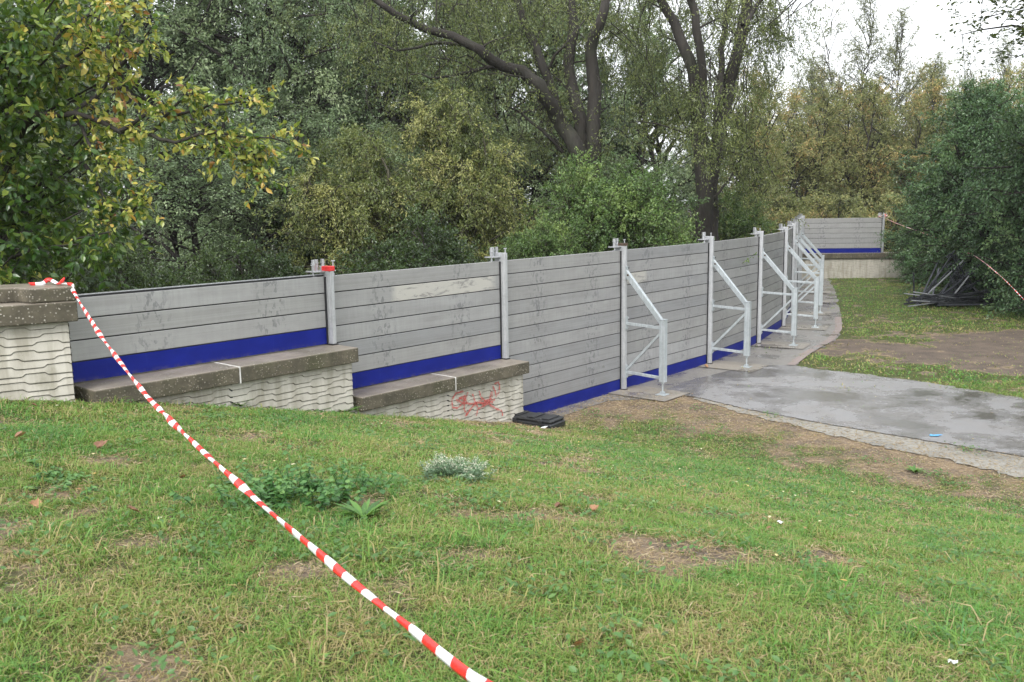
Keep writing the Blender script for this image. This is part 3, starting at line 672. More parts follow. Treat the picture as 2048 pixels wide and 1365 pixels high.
# ------------------------------------------------------------------ heap of metal bars
hp_ = P(1888, 613)
s = NT('dark_steel_bar'); n = s.noise(s.co(), 9, 4); s.bs(color=s.ramp(n, [(.3, (.022, .024, .030)), (.7, (.08, .085, .10))]), metal=.5, rough=.45); MAT['dsteel'] = s.m
s = NT('light_steel_bar'); n = s.noise(s.co(), 9, 4); s.bs(color=s.ramp(n, [(.3, (.25, .26, .28)), (.7, (.42, .43, .45))]), metal=.4, rough=.45); MAT['lsteel'] = s.m
r = np.random.default_rng(4)
for q in range(64):
    m = MB(); lie = q < 30; L = r.uniform(1.0, 2.2)
    if lie:
        a_ = r.uniform(-.5, .5)+(pi if r.random() < .5 else 0); c_ = Vector((hp_.x+.1+r.normal()*.42, hp_.y+r.normal()*.35, .06+.012*q*r.random()+.1*r.random()))
        dv = Vector((cos(a_), sin(a_)*.7, r.uniform(-.10, .18))).normalized()
    else:      # leaning up into a rough cone
        top = Vector((hp_.x+.75+r.normal()*.5, hp_.y+.3+r.normal()*.3, r.uniform(.5, 1.35)))
        a_ = r.uniform(0, 2*pi) if q % 3 == 0 else pi+r.uniform(-.7, .7); ft = Vector((hp_.x+.45+cos(a_)*r.uniform(.5, 1.3), hp_.y+.2+sin(a_)*.6, .04))
        dv = (top-ft).normalized(); L = (top-ft).length*r.uniform(.9, 1.25); c_ = ft+dv*L/2
    a0 = c_-dv*L/2; b0 = c_+dv*L/2
    a0.z = max(a0.z, .03); b0.z = max(b0.z, .03)
    if q % 3: m.beam(a0, b0, .045, .03)
    else:
        m.beam(a0, b0, .03, .05)
        e_ = dv.cross(Vector((0, 1, 0))).normalized(); m.beam(b0, b0+e_*.16, .03, .05)
    pale = q % 9 == 2
    o = m.build('metal_bar', MAT['lsteel'] if pale else MAT['dsteel'], bevel=.003)
    tag(o, ('pale' if pale else 'dark')+(' metal bar lying flat' if lie else ' metal bar leaning upright')+' in the tangled heap below the dark tree', 'metal bar', ('pale' if pale else 'dark')+(' lying' if lie else ' leaning')+' bars in the heap')

exec_forest = True
# ------------------------------------------------------------------ tree generator
BARK_D = bark_mat('dark_wet_bark', (.012, .010, .008), (.036, .030, .024))
BARK_M = bark_mat('olive_brown_bark', (.03, .028, .018), (.09, .08, .05))
def curve3(a, b, sag, k=5, wig=0, r=rng):   # (M,3),(M,3) -> (M,k,3) arcs
    t = np.linspace(0, 1, k)[None, :, None]; m = (a+b)/2; m = m.copy(); m[:, 2] += sag
    P_ = a[:, None]*(1-t)**2+2*m[:, None]*t*(1-t)+b[:, None]*t*t
    if wig: w_ = r.normal(size=P_.shape)*wig; w_[:, 0] = 0; P_ = P_+w_
    return P_
def twigs_leaves(wood, leaf, S, U, Lt, droop, nl, ll, lw, base_tint, r, jit=.04, hang=.0, shape=0, wr=.006, spread=1.0):
    M = len(S); U = norm(U); Lt = np.broadcast_to(Lt, (M,))[:, None]
    s_ = np.array([0, .5, 1.])[None, :, None]
    T = S[:, None]+U[:, None]*Lt[:, None]*s_; T[:, :, 2] -= droop*Lt*(s_[0, :, 0]**2)[None]
    if wood is not None: wood.tubes(T, np.broadcast_to(np.array([wr, wr*.7, wr*.35]), (M, 3)), 3)
    s2 = r.random((M, nl))**.8; p = S[:, None]+U[:, None]*(Lt*s2)[:, :, None]; p[:, :, 2] -= droop*Lt*s2**2
    p = p+r.normal(size=p.shape)*jit
    tg = np.repeat(U[:, None], nl, 1); d = tg*.6+r.normal(size=p.shape)*.7*spread; d[:, :, 2] -= hang
    nr = r.normal(size=p.shape)*.8; nr[:, :, 2] += .55
    ti = np.clip(np.repeat(base_tint[:, None], nl, 1)+r.normal(size=(M, nl))*.13, 0, 1)
    N = M*nl; sc = (.7+.6*r.random(N))
    leaf.leaves(p.reshape(N, 3), d.reshape(N, 3), nr.reshape(N, 3), ll*sc, lw*sc, ti.ravel(), shape)
def gen_tree(seed, H, R, nst=3, t0=.15, clumps=60, twn=12, nl=20, ll=.08, lw=.035, droop=.3, twl=.6, hang=.3, trunk=.12, fan=.35, prof=None, tintc=.5, bend=0, straight=False):
    r = np.random.default_rng(seed); wood, leaf = MB(), MB(); stems = []
    for q in range(nst):
        az = r.uniform(0, 2*pi); k = 9; t = np.linspace(0, 1, k); f_ = fan*R*(.5+.7*r.random()) if nst > 1 else .12*R
        hx = H*(.72+.28*r.random()) if q else H
        p = np.stack([np.cos(az)*f_*t**1.1, np.sin(az)*f_*t**1.1, hx*t], -1)+np.concatenate([np.zeros((1, 3)), r.normal(size=(k-1, 3))*np.array([.035, .035, .0])*R], 0)
        p[:, 2] -= .3*(1-t)
        stems.append(p); wood.tubes(p, trunk*(1-t*.9)*(1 if q == 0 else .7), 7)
    prof = prof or (lambda t: np.sin(pi*np.clip((t*.9+.12), 0, 1))**.6)
    si = r.integers(0, nst, clumps); tt = t0+(1-t0)*r.random(clumps)**.8; tt[:nst] = 1.0; si[:nst] = np.arange(nst)
    def on(i, t):
        p = stems[i]; x = t*(len(p)-1); a = int(min(x, len(p)-2)); return p[a]*(1-(x-a))+p[a+1]*(x-a)
    A = np.array([on(i, max(.05, t-.10)) for i, t in zip(si, tt)]); B0 = np.array([on(i, t) for i, t in zip(si, tt)])
    az = r.uniform(0, 2*pi, clumps); rad = R*prof(tt)*np.sqrt(r.random(clumps)*.8+.2); rad[:nst] *= .2
    B = np.stack([np.cos(az)*rad, np.sin(az)*rad, B0[:, 2]+r.normal(size=clumps)*.06*H], -1)+B0*np.array([.6, .6, 0])
    B[:, 2] = np.clip(B[:, 2], .15, H*1.03)
    br = curve3(A, B, .12*R*(0 if straight else 1), 6, .03*R, r)
    Lb = np.linalg.norm(B-A, axis=1); rr = (trunk*.28*(.5+Lb/R))[:, None]*np.linspace(1, .2, 6)[None]
    wood.tubes(br, rr, 5)
    u = .35+.65*r.random((clumps, twn)); x = u*5; a = np.minimum(x.astype(int), 4); fr = (x-a)[..., None]
    ci = np.arange(clumps)[:, None]; S = br[ci, a]*(1-fr)+br[ci, a+1]*fr
    U = r.normal(size=S.shape); U += norm(B-A)[:, None]*.7; U[..., 2] += .25-.5*hang
    ct = tintc+r.normal(size=clumps)*.22; tw = np.repeat(ct[:, None], twn, 1).ravel()
    twigs_leaves(wood, leaf, S.reshape(-1, 3), U.reshape(-1, 3), twl*(.5+.8*r.random(clumps*twn)), droop, nl, ll, lw, tw, r, jit=ll*.5, hang=hang, wr=.005+trunk*.02)
    return wood, leaf
def place(name, wood, leaf, bark, lm, loc, rz=0, sc=(1, 1, 1), label=None, group=None, cat='tree', cn='crown', wn='trunk'):
    E = empty(name, loc, rz, label=label, cat=cat, group=group); E.scale = sc
    if not hasattr(wood, 'me_'): wood.me_ = wood.mesh(wn, True); wood.me_.materials.append(bark); leaf.me_ = leaf.mesh(cn); leaf.me_.materials.append(lm)
    a = bpy.data.objects.new(wn, wood.me_); b = bpy.data.objects.new(cn, leaf.me_)
    for o in (a, b): COL.objects.link(o); o.parent = E
    return E
G = lambda *c: c
LM = dict(
 olive=leaf_mat('olive_leaves', [(0, G(0.045, 0.065, 0.018)), (0.4, G(0.11, 0.145, 0.042)), (0.7, G(0.21, 0.235, 0.07)), (1, G(0.38, 0.37, 0.13))], .38),
 green=leaf_mat('fresh_green_leaves', [(0, G(0.035, 0.07, 0.022)), (0.5, G(0.1, 0.18, 0.05)), (1, G(0.23, 0.32, 0.09))], .38),
 dark=leaf_mat('dark_green_leaves', [(0, G(0.012, 0.026, 0.01)), (0.5, G(0.035, 0.068, 0.022)), (1, G(0.1, 0.15, 0.045))], .35),
 grey=leaf_mat('grey_green_leaves', [(0, G(0.075, 0.12, 0.06)), (0.5, G(0.19, 0.27, 0.135)), (1, G(0.36, 0.44, 0.24))], .4),
 willow=leaf_mat('willow_leaves', [(0, G(0.04, 0.06, 0.018)), (0.5, G(0.12, 0.155, 0.045)), (1, G(0.27, 0.3, 0.09))], .4),
 blue=leaf_mat('bluish_green_leaves', [(0, G(0.028, 0.065, 0.03)), (0.5, G(0.085, 0.17, 0.075)), (1, G(0.2, 0.31, 0.13))], .36),
 autumn=leaf_mat('autumn_leaves', [(0, G(0.11, 0.13, 0.055)), (0.45, G(0.21, 0.235, 0.085)), (0.8, G(0.33, 0.31, 0.12)), (1, G(0.48, 0.32, 0.13))], .5),
 thin=leaf_mat('sparse_grey_leaves', [(0, G(0.1, 0.11, 0.06)), (0.6, G(0.23, 0.25, 0.13)), (1, G(0.34, 0.33, 0.16))], .5),
 plum=leaf_mat('broad_leaves', [(0, G(0.014, 0.045, 0.009)), (0.42, G(0.045, 0.11, 0.02)), (0.55, G(0.16, 0.24, 0.04)), (0.68, G(0.38, 0.41, 0.09)), (0.84, G(0.52, 0.45, 0.1)), (0.93, G(0.5, 0.24, 0.05)), (1, G(0.2, 0.07, 0.03))], .3, .35),
)
def at(px, Y, z=0.0): d = D(px, 400, Y); return (d.x, Y, z)

# olive shrub-tree behind panel two
w1, l1 = gen_tree(11, 5.6, 2.5, 5, .05, 190, 14, 34, .072, .028, .5, .7, .7, .10, .5, tintc=.56)
place('olive_tree', w1, l1, BARK_M, LM['olive'], at(860, 21), label='yellowish olive tree with drooping leaves behind the stained panel')
w1, l1 = gen_tree(12, 4.6, 1.9, 5, .05, 120, 13, 32, .072, .028, .5, .65, .7, .09, .5, tintc=.6)
place('olive_tree', w1, l1, BARK_M, LM['olive'], at(690, 19.5), label='smaller yellow green tree behind the post with the red top')
# dark bushes
w2, l2 = gen_tree(21, 2.9, 2.3, 6, .02, 130, 13, 26, .06, .032, .2, .5, .1, .06, .5, tintc=.45)
place('leafy_bush', w2, l2, BARK_D, LM['dark'], at(830, 17.6), 0, label='dark green bush directly behind the second panel', cat='bush', group='bushes behind the barrier')
# bright green bush
w3, l3 = gen_tree(31, 3.9, 2.5, 7, .02, 230, 14, 28, .062, .034, .15, .55, .0, .07, .5, tintc=.5)
place('leafy_bush', w3, l3, BARK_M, LM['green'], at(1235, 20.5), .3, label='large fresh green bush behind the third and fourth panels', cat='bush', group='bushes behind the barrier')
place('leafy_bush', w3, l3, BARK_M, LM['green'], at(1075, 19.3), 2.3, (.62, .62, .70), label='smaller green bush behind the third panel', cat='bush', group='bushes behind the barrier')
# shaded understorey at left
spots = [(500, 16.5, 1.0, 'dark'), (330, 14.5, .95, 'dark'), (590, 24, 1.25, 'dark'), (220, 13.0, 1.0, 'dark'), (420, 24, 1.0, 'grey'), (60, 14.5, 1.3, 'dark')]
ul = ['shaded dark bush behind the middle of the shortest panel', 'shaded dark bush behind the left part of the shortest panel', 'tall dark bush in the gloom left of the red topped post',
      'low dark bush just behind the wall block', 'tall grey green bush in the gloom behind the shortest panel', 'dark bush behind the broad leaved tree']
for (px, Y_, sc, lm), lb in zip(spots, ul):
    if lm == 'grey': place('leafy_bush', *gen_tree(23, 3.0, 2.2, 6, .02, 110, 12, 24, .065, .032, .2, .5, .1, .06, .5), BARK_D, LM['grey'], at(px, Y_), 1, (sc,)*3, label=lb, cat='bush', group='bushes behind the barrier')
    else: place('leafy_bush', w2, l2, BARK_D, LM['dark'], at(px, Y_), px*.1, (sc*.8, sc*.8, sc*.85), label=lb, cat='bush', group='bushes behind the barrier')

wS, lS = gen_tree(24, 9, 2.0, 2, .45, 60, 12, 20, .08, .035, .4, .8, .4, .11, .5, tintc=.4)
for (px, Y_, a_) in ((470, 21, 0), (560, 23, 2), (612, 25, 4), (655, 24, 1), (390, 19, 3), (735, 26, 5)):
    place('slender_tree', wS, lS, BARK_D, LM['grey'], at(px, Y_), a_, (1, 1, .62), label='slender dark trunked tree in the gloom behind the left panels', group='slender trees in the gloom')
# ------------------------------------------------------------------ traced willows
def traced(name, limbs, Yd, seed, lm, label, clump_px, leafn=22, twl=.8, ground=(0, 0), ll=.085, extra=()):
    r = np.random.default_rng(seed); wood, leaf = MB(), MB(); S_all = []; T_all = []
    base = D(ground[0], ground[1], Yd); base.z = 0
    for li, (pts, w0, w1_, dd) in enumerate(limbs):
        Pn = []; n = len(pts)
        for j, (a, b) in enumerate(pts): Pn.append(np.array(D(a, b, Yd+dd*j/(n-1)+.25*sin(j*1.9+li))-base))
        Pn = np.array(Pn)
        fine = [Pn[0]]
        for j in range(n-1):
            for q in (.5, 1.0): fine.append(Pn[j]*(1-q)+Pn[j+1]*q+(r.normal(size=3)*.035 if q < 1 else 0))
        fine = np.array(fine); wd = np.linspace(w0, w1_, len(fine))/F*Yd/2*.86
        wood.tubes(fine, wd, 10)
        if w0 >= 5:   # side branches with foliage
            k = int(len(fine)*clump_px)
            for q in range(k):
                j = r.integers(1, len(fine)); p = fine[j]; dv = r.normal(size=3); dv[2] = abs(dv[2])*.5-.1; dv /= np.linalg.norm(dv)
                L = r.uniform(.5, 1.9); e_ = p+dv*L; c = curve3(p[None], e_[None], .2, 5, .05, r)[0]
                wood.tubes(c, np.linspace(.035, .008, 5), 5)
                for z_ in range(9): S_all.append(c[r.integers(2, 5)]+r.normal(size=3)*.12); T_all.append(.5+r.normal()*.05)
    for (px, py, rx, ry, n_, dep) in extra:     # foliage masses hanging in the crown
        for q in range(n_):
            c0 = np.array(D(px+rx*r.normal()*.5, py+ry*r.normal()*.5, Yd+dep+r.normal()*1.3)-base)
            tc = .5+r.normal()*.15
            up = c0+np.array([r.normal()*.5, r.normal()*.3, 1.1]); wood.tubes(curve3(up[None], c0[None], .1, 4, .04, r)[0], np.linspace(.02, .006, 4), 4)
            for z_ in range(10): S_all.append(c0+r.normal(size=3)*.28); T_all.append(tc)
    S = np.array(S_all); U = r.normal(size=S.shape); U[:, 2] -= .3
    twigs_leaves(wood, leaf, S, U, twl*(.5+.8*r.random(len(S))), .6, leafn, ll, ll*.34, np.array(T_all), r, jit=.05, hang=.6, wr=.006)
    return place(name, wood, leaf, BARK_D, lm, base, label=label)
limA = [([(1178,520),(1172,420),(1165,330),(1150,290),(1122,250),(1103,210),(1080,170),(1045,143),(1003,132),(960,100),(905,72),(850,58),(790,28),(745,-5),(700,-40)], 44, 9, -2),
        ([(1130,262),(1108,195),(1084,130),(1058,66),(1036,5),(1025,-60)], 24, 15, 1),
        ([(1172,340),(1162,280),(1150,200),(1136,130),(1148,62),(1140,0),(1146,-60)], 34, 20, 1.5),
        ([(1180,400),(1188,290),(1190,185),(1181,100),(1200,48),(1212,-5),(1225,-60)], 38, 16, 0),
        ([(1125,305),(1085,262),(1042,226),(1012,213)], 9, 3, -1), ([(1003,133),(950,142),(905,152),(862,157),(820,150)], 9, 3, -1),
        ([(940,92),(880,86),(835,96),(795,102),(748,84)], 9, 3, -1), ([(995,130),(992,100),(990,70)], 8, 4, 0), ([(1090,155),(1110,110),(1145,70),(1170,40)], 8, 3, 0), ([(890,68),(875,40),(880,10)], 6, 3, 0)]
exA = [(1100, 0, 160, 50, 34, 2), (900, 20, 220, 50, 40, 1), (1000, 110, 200, 50, 16, 2.5), (1120, 190, 90, 70, 8, 3), (860, 190, 140, 60, 16, 1), (1230, 40, 60, 80, 12, 2), (1030, 270, 90, 50, 12, 2), (760, 60, 120, 70, 20, 1), (1170, 340, 60, 25, 8, 1)]
traced('willow_tree', limA, 28, 5, LM['willow'], 'old willow with several dark leaning trunks and a long limb reaching left', .25, ground=(1178, 520), extra=exA)
limB = [([(1408,560),(1408,480),(1410,400),(1404,330),(1397,250),(1391,178),(1377,116),(1349,46),(1322,0),(1300,-50)], 46, 15, 0),
        ([(1425,500),(1424,420),(1428,330),(1436,262),(1455,195),(1472,118),(1486,52),(1494,0),(1500,-60)], 34, 24, 1),
        ([(1400,250),(1405,140),(1392,60),(1381,0),(1376,-50)], 20, 16, -1), ([(1432,280),(1440,170),(1442,98),(1452,36),(1470,-30)], 16, 12, 2),
        ([(1426,397),(1447,373),(1468,341),(1480,320)], 6, 3, 0), ([(1403,320),(1387,299),(1366,246),(1352,218)], 7, 3, 0), ([(1486,52),(1510,15),(1545,-30)], 12, 8, 0)]
exB = [(1400, 200, 60, 50, 12, -1.4), (1500, 110, 80, 90, 26, 2), (1420, 20, 150, 45, 26, 2), (1545, 60, 50, 60, 16, 1), (1300, 110, 80, 90, 24, 2.5), (1330, 230, 70, 50, 16, 1.5), (1440, 280, 50, 40, 10, -1.2), (1490, 250, 50, 60, 12, 1), (1510, 350, 50, 50, 10, 2)]
traced('willow_tree', limB, 27, 6, LM['willow'], 'tall forked willow with ivy like foliage on its trunks behind the second prop', .3, ground=(1410, 560), extra=exB)

# ------------------------------------------------------------------ back rows
r = np.random.default_rng(77)
wA, lA = gen_tree(41, 17, 4.4, 3, .12, 150, 13, 32, .135, .055, .4, 1.1, .5, .24, .3)
wB, lB = gen_tree(42, 15, 4.0, 2, .10, 140, 13, 32, .13, .053, .4, 1.1, .5, .22, .3, tintc=.45)
rows = [(-60,33,0),(120,36,1),(290,31,0),(440,38,1),(560,33,0),(690,40,1),(800,36,0),(930,43,1),(1060,39,0),(1190,45,1),(1310,40,0),
        (-250,44,1),(30,48,0),(230,50,1),(400,52,0),(540,55,1),(660,52,0),(820,56,1),(990,58,0),(1120,60,1),(1260,56,0),(1390,52,1),(-420,36,0)]
for q, (px, Y_, k) in enumerate(rows):
    sc = .8+.35*r.random()
    if px > 1150: sc *= .8
    fr = Y_ < 44
    if not fr: sc *= .72
    place('tall_tree', (wA, wB)[k], (lA, lB)[k], BARK_D, LM['grey'], at(px, Y_), r.uniform(0, 6.28), (sc*1.05, sc*1.05, sc),
          label='tall grey green tree in the nearer row of the wood behind the barrier' if fr else 'tall hazy tree in the far row of the wood behind the barrier', group='nearer row of tall trees' if fr else 'far row of tall trees')
# autumn stand at right back
wC, lC = gen_tree(51, 10.5, 3.0, 6, .08, 95, 12, 20, .15, .055, .25, 1.0, .1, .13, .7, tintc=.5)
wD, lD = gen_tree(52, 9.5, 2.8, 5, .10, 85, 12, 18, .15, .055, .25, 1.0, .1, .12, .7, tintc=.62)
wE, lE = gen_tree(53, 15.5, 3.1, 3, .35, 95, 12, 12, .11, .05, .2, .9, .0, .075, .5, tintc=.4)
au = [(1500,43,0,.9),(1560,50,1,.95),(1610,46,0,.85),(1660,52,1,1.0),(1705,47,0,.9),(1750,54,1,1.05),(1795,48,0,.85),(1850,52,1,.95),(1900,47,0,.9),(1960,53,1,1.0),(2030,48,0,1.0),(2100,50,1,1.0),(1480,60,1,1.2),(1640,62,0,1.15),(1740,64,1,1.1),(1860,62,0,1.2),(1990,64,1,1.2)]
for q, (px, Y_, k, sc) in enumerate(au):
    place('autumn_tree', (wC, wD)[k], (lC, lD)[k], BARK_D, LM['autumn'], at(px, Y_), r.uniform(0, 6.28), (sc*.95, sc*.95, sc*.92),
          label='slender yellow brown autumn tree in the stand beyond the far panel', group='autumn stand beyond the far panel')
for q, (px, Y_, sc) in enumerate([(1605, 56, .72), (1690, 52, .93), (1785, 54, .86), (1890, 55, .72), (1960, 58, .8), (2030, 54, .72)]):
    place('sparse_tree', wE, lE, BARK_D, LM['thin'], at(px, Y_), r.uniform(0, 6.28), (sc,)*3, label='nearly bare tall tree against the white sky, %s from the left of six' % ords[q], group='nearly bare trees against the sky')
# brown shrubs low at the back right
wF, lF = gen_tree(61, 3.6, 2.4, 6, .02, 70, 12, 20, .10, .05, .2, .6, .1, .07, .6)
for q, (px, Y_) in enumerate([(1520, 39), (1600, 41), (1680, 40), (1760, 41), (1470, 33), (1850, 40)]):
    place('low_shrub', wF, lF, BARK_D, LM['autumn' if q != 4 else 'green'], at(px, Y_), q, (1, 1, .9), label='low brownish shrub below the autumn stand, %s' % ('at its left edge', 'second from the left', 'behind the middle of the far panel', 'behind the far end post', '', 'behind the overhanging dark tree')[q], group='shrubs below the autumn stand', cat='shrub') if q != 4 else place('low_shrub', *gen_tree(62, 3.2, 2.0, 6, .02, 70, 12, 20, .09, .045, .2, .6, .1, .07, .6), BARK_D, LM['green'], at(px, Y_), q, label='low green shrub right of the forked willow', cat='shrub')
# dark bluish trees at right
wG, lG = gen_tree(71, 6.3, 3.1, 6, .02, 270, 14, 28, .085, .045, .3, .8, .25, .13, .5)
place('bushy_tree', wG, lG, BARK_D, LM['blue'], at(2010, 28.5), .4, (1, 1, 1), label='broad bluish green tree reaching the ground above the metal heap')
place('bushy_tree', wG, lG, BARK_D, LM['blue'], at(2150, 24.5), 2.4, (1, 1, 1.08), label='dense bluish tree at the right border beside the worn soil')
place('bushy_tree', wG, lG, BARK_D, LM['blue'], at(1880, 34), 4.0, (.62, .62, .70), label='smaller bluish tree overhanging the end of the far panel')
# top right overhanging tree, its trunk off to the right
wH, lH = gen_tree(81, 11.6, 3.6, 3, .74, 190, 12, 22, .09, .045, .5, .8, .5, .16, .45, tintc=.3)
place('overhanging_tree', wH, lH, BARK_D, LM['willow'], at(2200, 20.0), 1.1, (1.45, 1.45, .88), label='dark leaved tree overhanging the upper right of the view')

# ------------------------------------------------------------------ broad-leaved tree at left with a long yellowing branch
def broadleaf():
    r = np.random.default_rng(9); wood, leaf, yel = MB(), MB(), MB(); base = Vector((-6.6, 10.6, 0))
    B = np.array(base)
    tr = np.array([[0, 0, 0], [.1, -.1, 1.2], [.2, -.2, 2.4], [.35, -.4, 3.6], [.5, -.5, 5.2]]); wood.tubes(tr, [.17, .14, .12, .09, .05], 9)
    S = []; T = []
    for q in range(190):
        px = r.uniform(-160, 235); py = r.uniform(-60, 560); Yd = r.uniform(8.9, 10.8)
        if py < 120 and px > 200: continue
        c = np.array(D(px, py, Yd))-B
        a = tr[min(4, max(1, int(c[2]/1.4)))]; cur = curve3(a[None], c[None], .15, 5, .04, r)[0]
        if q % 2 == 0: wood.tubes(cur, np.linspace(.03, .007, 5), 5)
        yl = .34+r.normal()*.10+(.24 if 130 < px and py < 330 else 0)
        if px > 140 and r.random() < .45: continue
        for z_ in range(6): S.append(c+r.normal(size=3)*.16); T.append(yl)
    S = np.array(S); U = r.normal(size=S.shape); twigs_leaves(wood, leaf, S, U, .20+.2*r.random(len(S)), .3, 12, .095, .044, np.array(T), r, jit=.02, hang=.25, shape=1, wr=.004)
    limbs = [[(60,230),(150,225),(240,262),(300,268),(350,285),(420,262),(470,272),(540,275),(600,292)], [(240,262),(300,225),(360,232),(420,215),(480,205),(528,195)], [(150,225),(200,190),(225,140),(235,90),(250,40),(250,10)],
             [(225,140),(270,110),(300,60)], [(300,268),(330,235),(370,190),(395,185)], [(350,285),(420,300),(470,310),(510,335),(525,350)], [(150,235),(190,300),(220,330),(275,340)], [(170,330),(215,400),(230,430),(190,438)], [(230,430),(262,420),(285,395)],
             [(90,150),(150,120),(190,80),(175,50)], [(120,60),(180,30),(230,15)], [(420,262),(440,290),(500,300),(520,318)]]
    S = []; T = []; UU = []
    for li, L in enumerate(limbs):
        p = np.array([np.array(D(a, b, 9.3-.35*(j/len(L))-.1*sin(j*2+li)))-B for j, (a, b) in enumerate(L)])
        if li == 0: p = np.concatenate([tr[2:3], p])
        fine = np.array([p[j]*(1-q)+p[j+1]*q for j in range(len(p)-1) for q in (0, .33, .66)]+[p[-1]]); fine[1:-1] += r.normal(size=fine[1:-1].shape)*.012
        wood.tubes(fine, np.linspace(.022 if li else .035, .005, len(fine)), 6)
        for j in range(2, len(fine)):
            for z_ in range(3): S.append(fine[j]); T.append(.65+r.normal()*.10); UU.append(fine[j]-fine[j-1]+r.normal(size=3)*.06)
    S = np.array(S); UU = norm(np.array(UU))+r.normal(size=S.shape)*.55
    twigs_leaves(wood, leaf, S, UU, .12+.22*r.random(len(S)), .15, 8, .072, .034, np.array(T), r, jit=.012, hang=.35, shape=1, wr=.0035)
    place('broadleaf_tree', wood, leaf, BARK_D, LM['plum'], base, label='near broad leaved tree with yellow and brown leaves on a long branch')
broadleaf()

# ------------------------------------------------------------------ grass
def frustum_samples(n, y0, y1, power, r):
    u = r.random(n); y = (y0**power+(y1**power-y0**power)*u)**(1/power); x = (r.random(n)*2-1)*(.60*y+.5); return x, y
def grass_blades(leafmb, n_tuft, y0, y1, per, hgt, wid, r, power=1.0, seg=2, region=None, sd=.05):
    x, y = frustum_samples(n_tuft, y0, y1, power, r); c = cover(x, y)
    keep = (r.random(n_tuft) < c*.97+.12) & (sdist_wall(x, y) < -.03)
    ne_ = inpoly(x, y, inpath_poly) | inpoly(x, y, strip_poly); keep &= ~ne_ | (r.random(n_tuft) < .004)
    if region is not None: keep &= region(x, y)
    x = x[keep]; y = y[keep]; c = c[keep]; n = len(x)
    lush = fbm(x, y, 1.3, 55, 3); big = (r.random(n)**3)
    k = per; bx = np.repeat(x, k)+r.normal(size=n*k)*sd*(.6+np.repeat(big, k)); by = np.repeat(y, k)+r.normal(size=n*k)*sd*(.6+np.repeat(big, k))
    ox = bx-np.repeat(x, k); oy = by-np.repeat(y, k)
    H = hgt*(.45+.75*r.random(n*k))*np.repeat(.55+.9*lush*.7+.9*big, k)*np.repeat(.5+.5*c, k)
    az = np.arctan2(oy, ox)+r.normal(size=n*k)*.9; lean = .45+1.15*r.random(n*k)
    dx, dy = np.cos(az)*lean, np.sin(az)*lean; z = ground_z(bx, by)-.004
    wv = wid*(.6+.8*r.random(n*k)); sx, sy = -np.sin(az), np.cos(az)
    sxr = r.normal(size=n*k)*.3
    B0 = np.stack([bx, by, z], -1); W0 = np.stack([sx, sy, sxr], -1)*wv[:, None]/2
    Mid = B0+np.stack([dx*.38, dy*.38, .68-.16*lean], -1)*H[:, None]; Tip = B0+np.stack([dx*1.05, dy*1.05, np.maximum(.12, .98-.52*lean)], -1)*H[:, None]
    V = np.stack([B0-W0, B0+W0, Mid+W0*.8, Mid-W0*.8, Tip], 1); N = n*k
    patch = .5*fbm(x, y, .7, 61, 3)+.45*fbm(x, y, 4.0, 67, 2)
    t = np.clip(np.repeat(.60-(1-c)*.25+(patch-.5)*1.3+r.normal(size=n)*.08, k)+r.normal(size=N)*.13, 0.02, 1)
    dry = r.random(N) < np.repeat(.13+.35*(1-c), k); t = np.where(dry, r.random(N)*.22, t)
    off = leafmb.n; b = (np.arange(N)*5)[:, None]
    leafmb.add(V.reshape(-1, 3), np.array([[0, 1, 2, 3]])+b, np.repeat(t, 5)); leafmb.more(np.array([[3, 2, 4]])+b, off)
gm = leaf_mat('grass_blades', [(0, G(.44, .34, .19)), (.2, G(.34, .29, .11)), (.3, G(.22, .28, .066)), (.55, G(.145, .285, .048)), (.8, G(.085, .235, .042)), (1, G(.08, .21, .065))], .5, .3, .4)
r = np.random.default_rng(101); gr = MB()
grass_blades(gr, 19000, 1.9, 6.5, 18, .044, .0030, r, 1.1, sd=.032)
grass_blades(gr, 38000, 6, 15.5, 11, .042, .0052, r, 1.4, sd=.05)
grass_blades(gr, 2600, 2.4, 15, 9, .095, .005, r, 1.2, sd=.03)
grass_blades(gr, 20000, 15, 36.5, 8, .055, .016, r, 1.1, sd=.12)
tag(gr.build('grass', gm), 'short tufted lawn grass with straw coloured patches on the slope', 'grass', kind='stuff')
# matted dry straw in the thin places and low broad leaves
st = MB(); x, y = frustum_samples(170000, 2, 15.5, 1.3, r); c = cover(x, y); kp_ = (r.random(len(x)) < (1-c)*.9+.12) & (sdist_wall(x, y) < -.05) & ~inpoly(x, y, inpath_poly) & ~inpoly(x, y, strip_poly)
x, y = x[kp_], y[kp_]; n = len(x); az = r.uniform(0, 6.28, n); d = np.stack([np.cos(az), np.sin(az), r.normal(size=n)*.12+.05], -1)
st.leaves(np.stack([x, y, ground_z(x, y)+.006+.012*r.random(n)], -1), d, np.stack([r.normal(size=n)*.3, r.normal(size=n)*.3, np.ones(n)], -1), .03+.05*r.random(n), .0022+.0005*y, np.clip(r.normal(size=n)*.25+.5, 0, 1), 0, .03)
tag(st.build('dry_straw', leaf_mat('dry_straw', [(0, G(.17, .11, .06)), (.5, G(.33, .25, .15)), (1, G(.47, .39, .27))], .8, .1, .2)), 'matted dry straw lying on the thin patches of the lawn', 'straw', kind='stuff')
cl = MB(); cx, cy = frustum_samples(330, 2.6, 14.5, 1.2, r); okk = (sdist_wall(cx, cy) < -.15) & ~inpoly(cx, cy, inpath_poly) & ~inpoly(cx, cy, strip_poly); cx, cy = cx[okk], cy[okk]
k = 34; x = np.repeat(cx, k)+r.normal(size=len(cx)*k)*np.repeat(.05+.10*r.random(len(cx)), k); y = np.repeat(cy, k)+r.normal(size=len(cx)*k)*np.repeat(.05+.10*r.random(len(cx)), k); n = len(x)
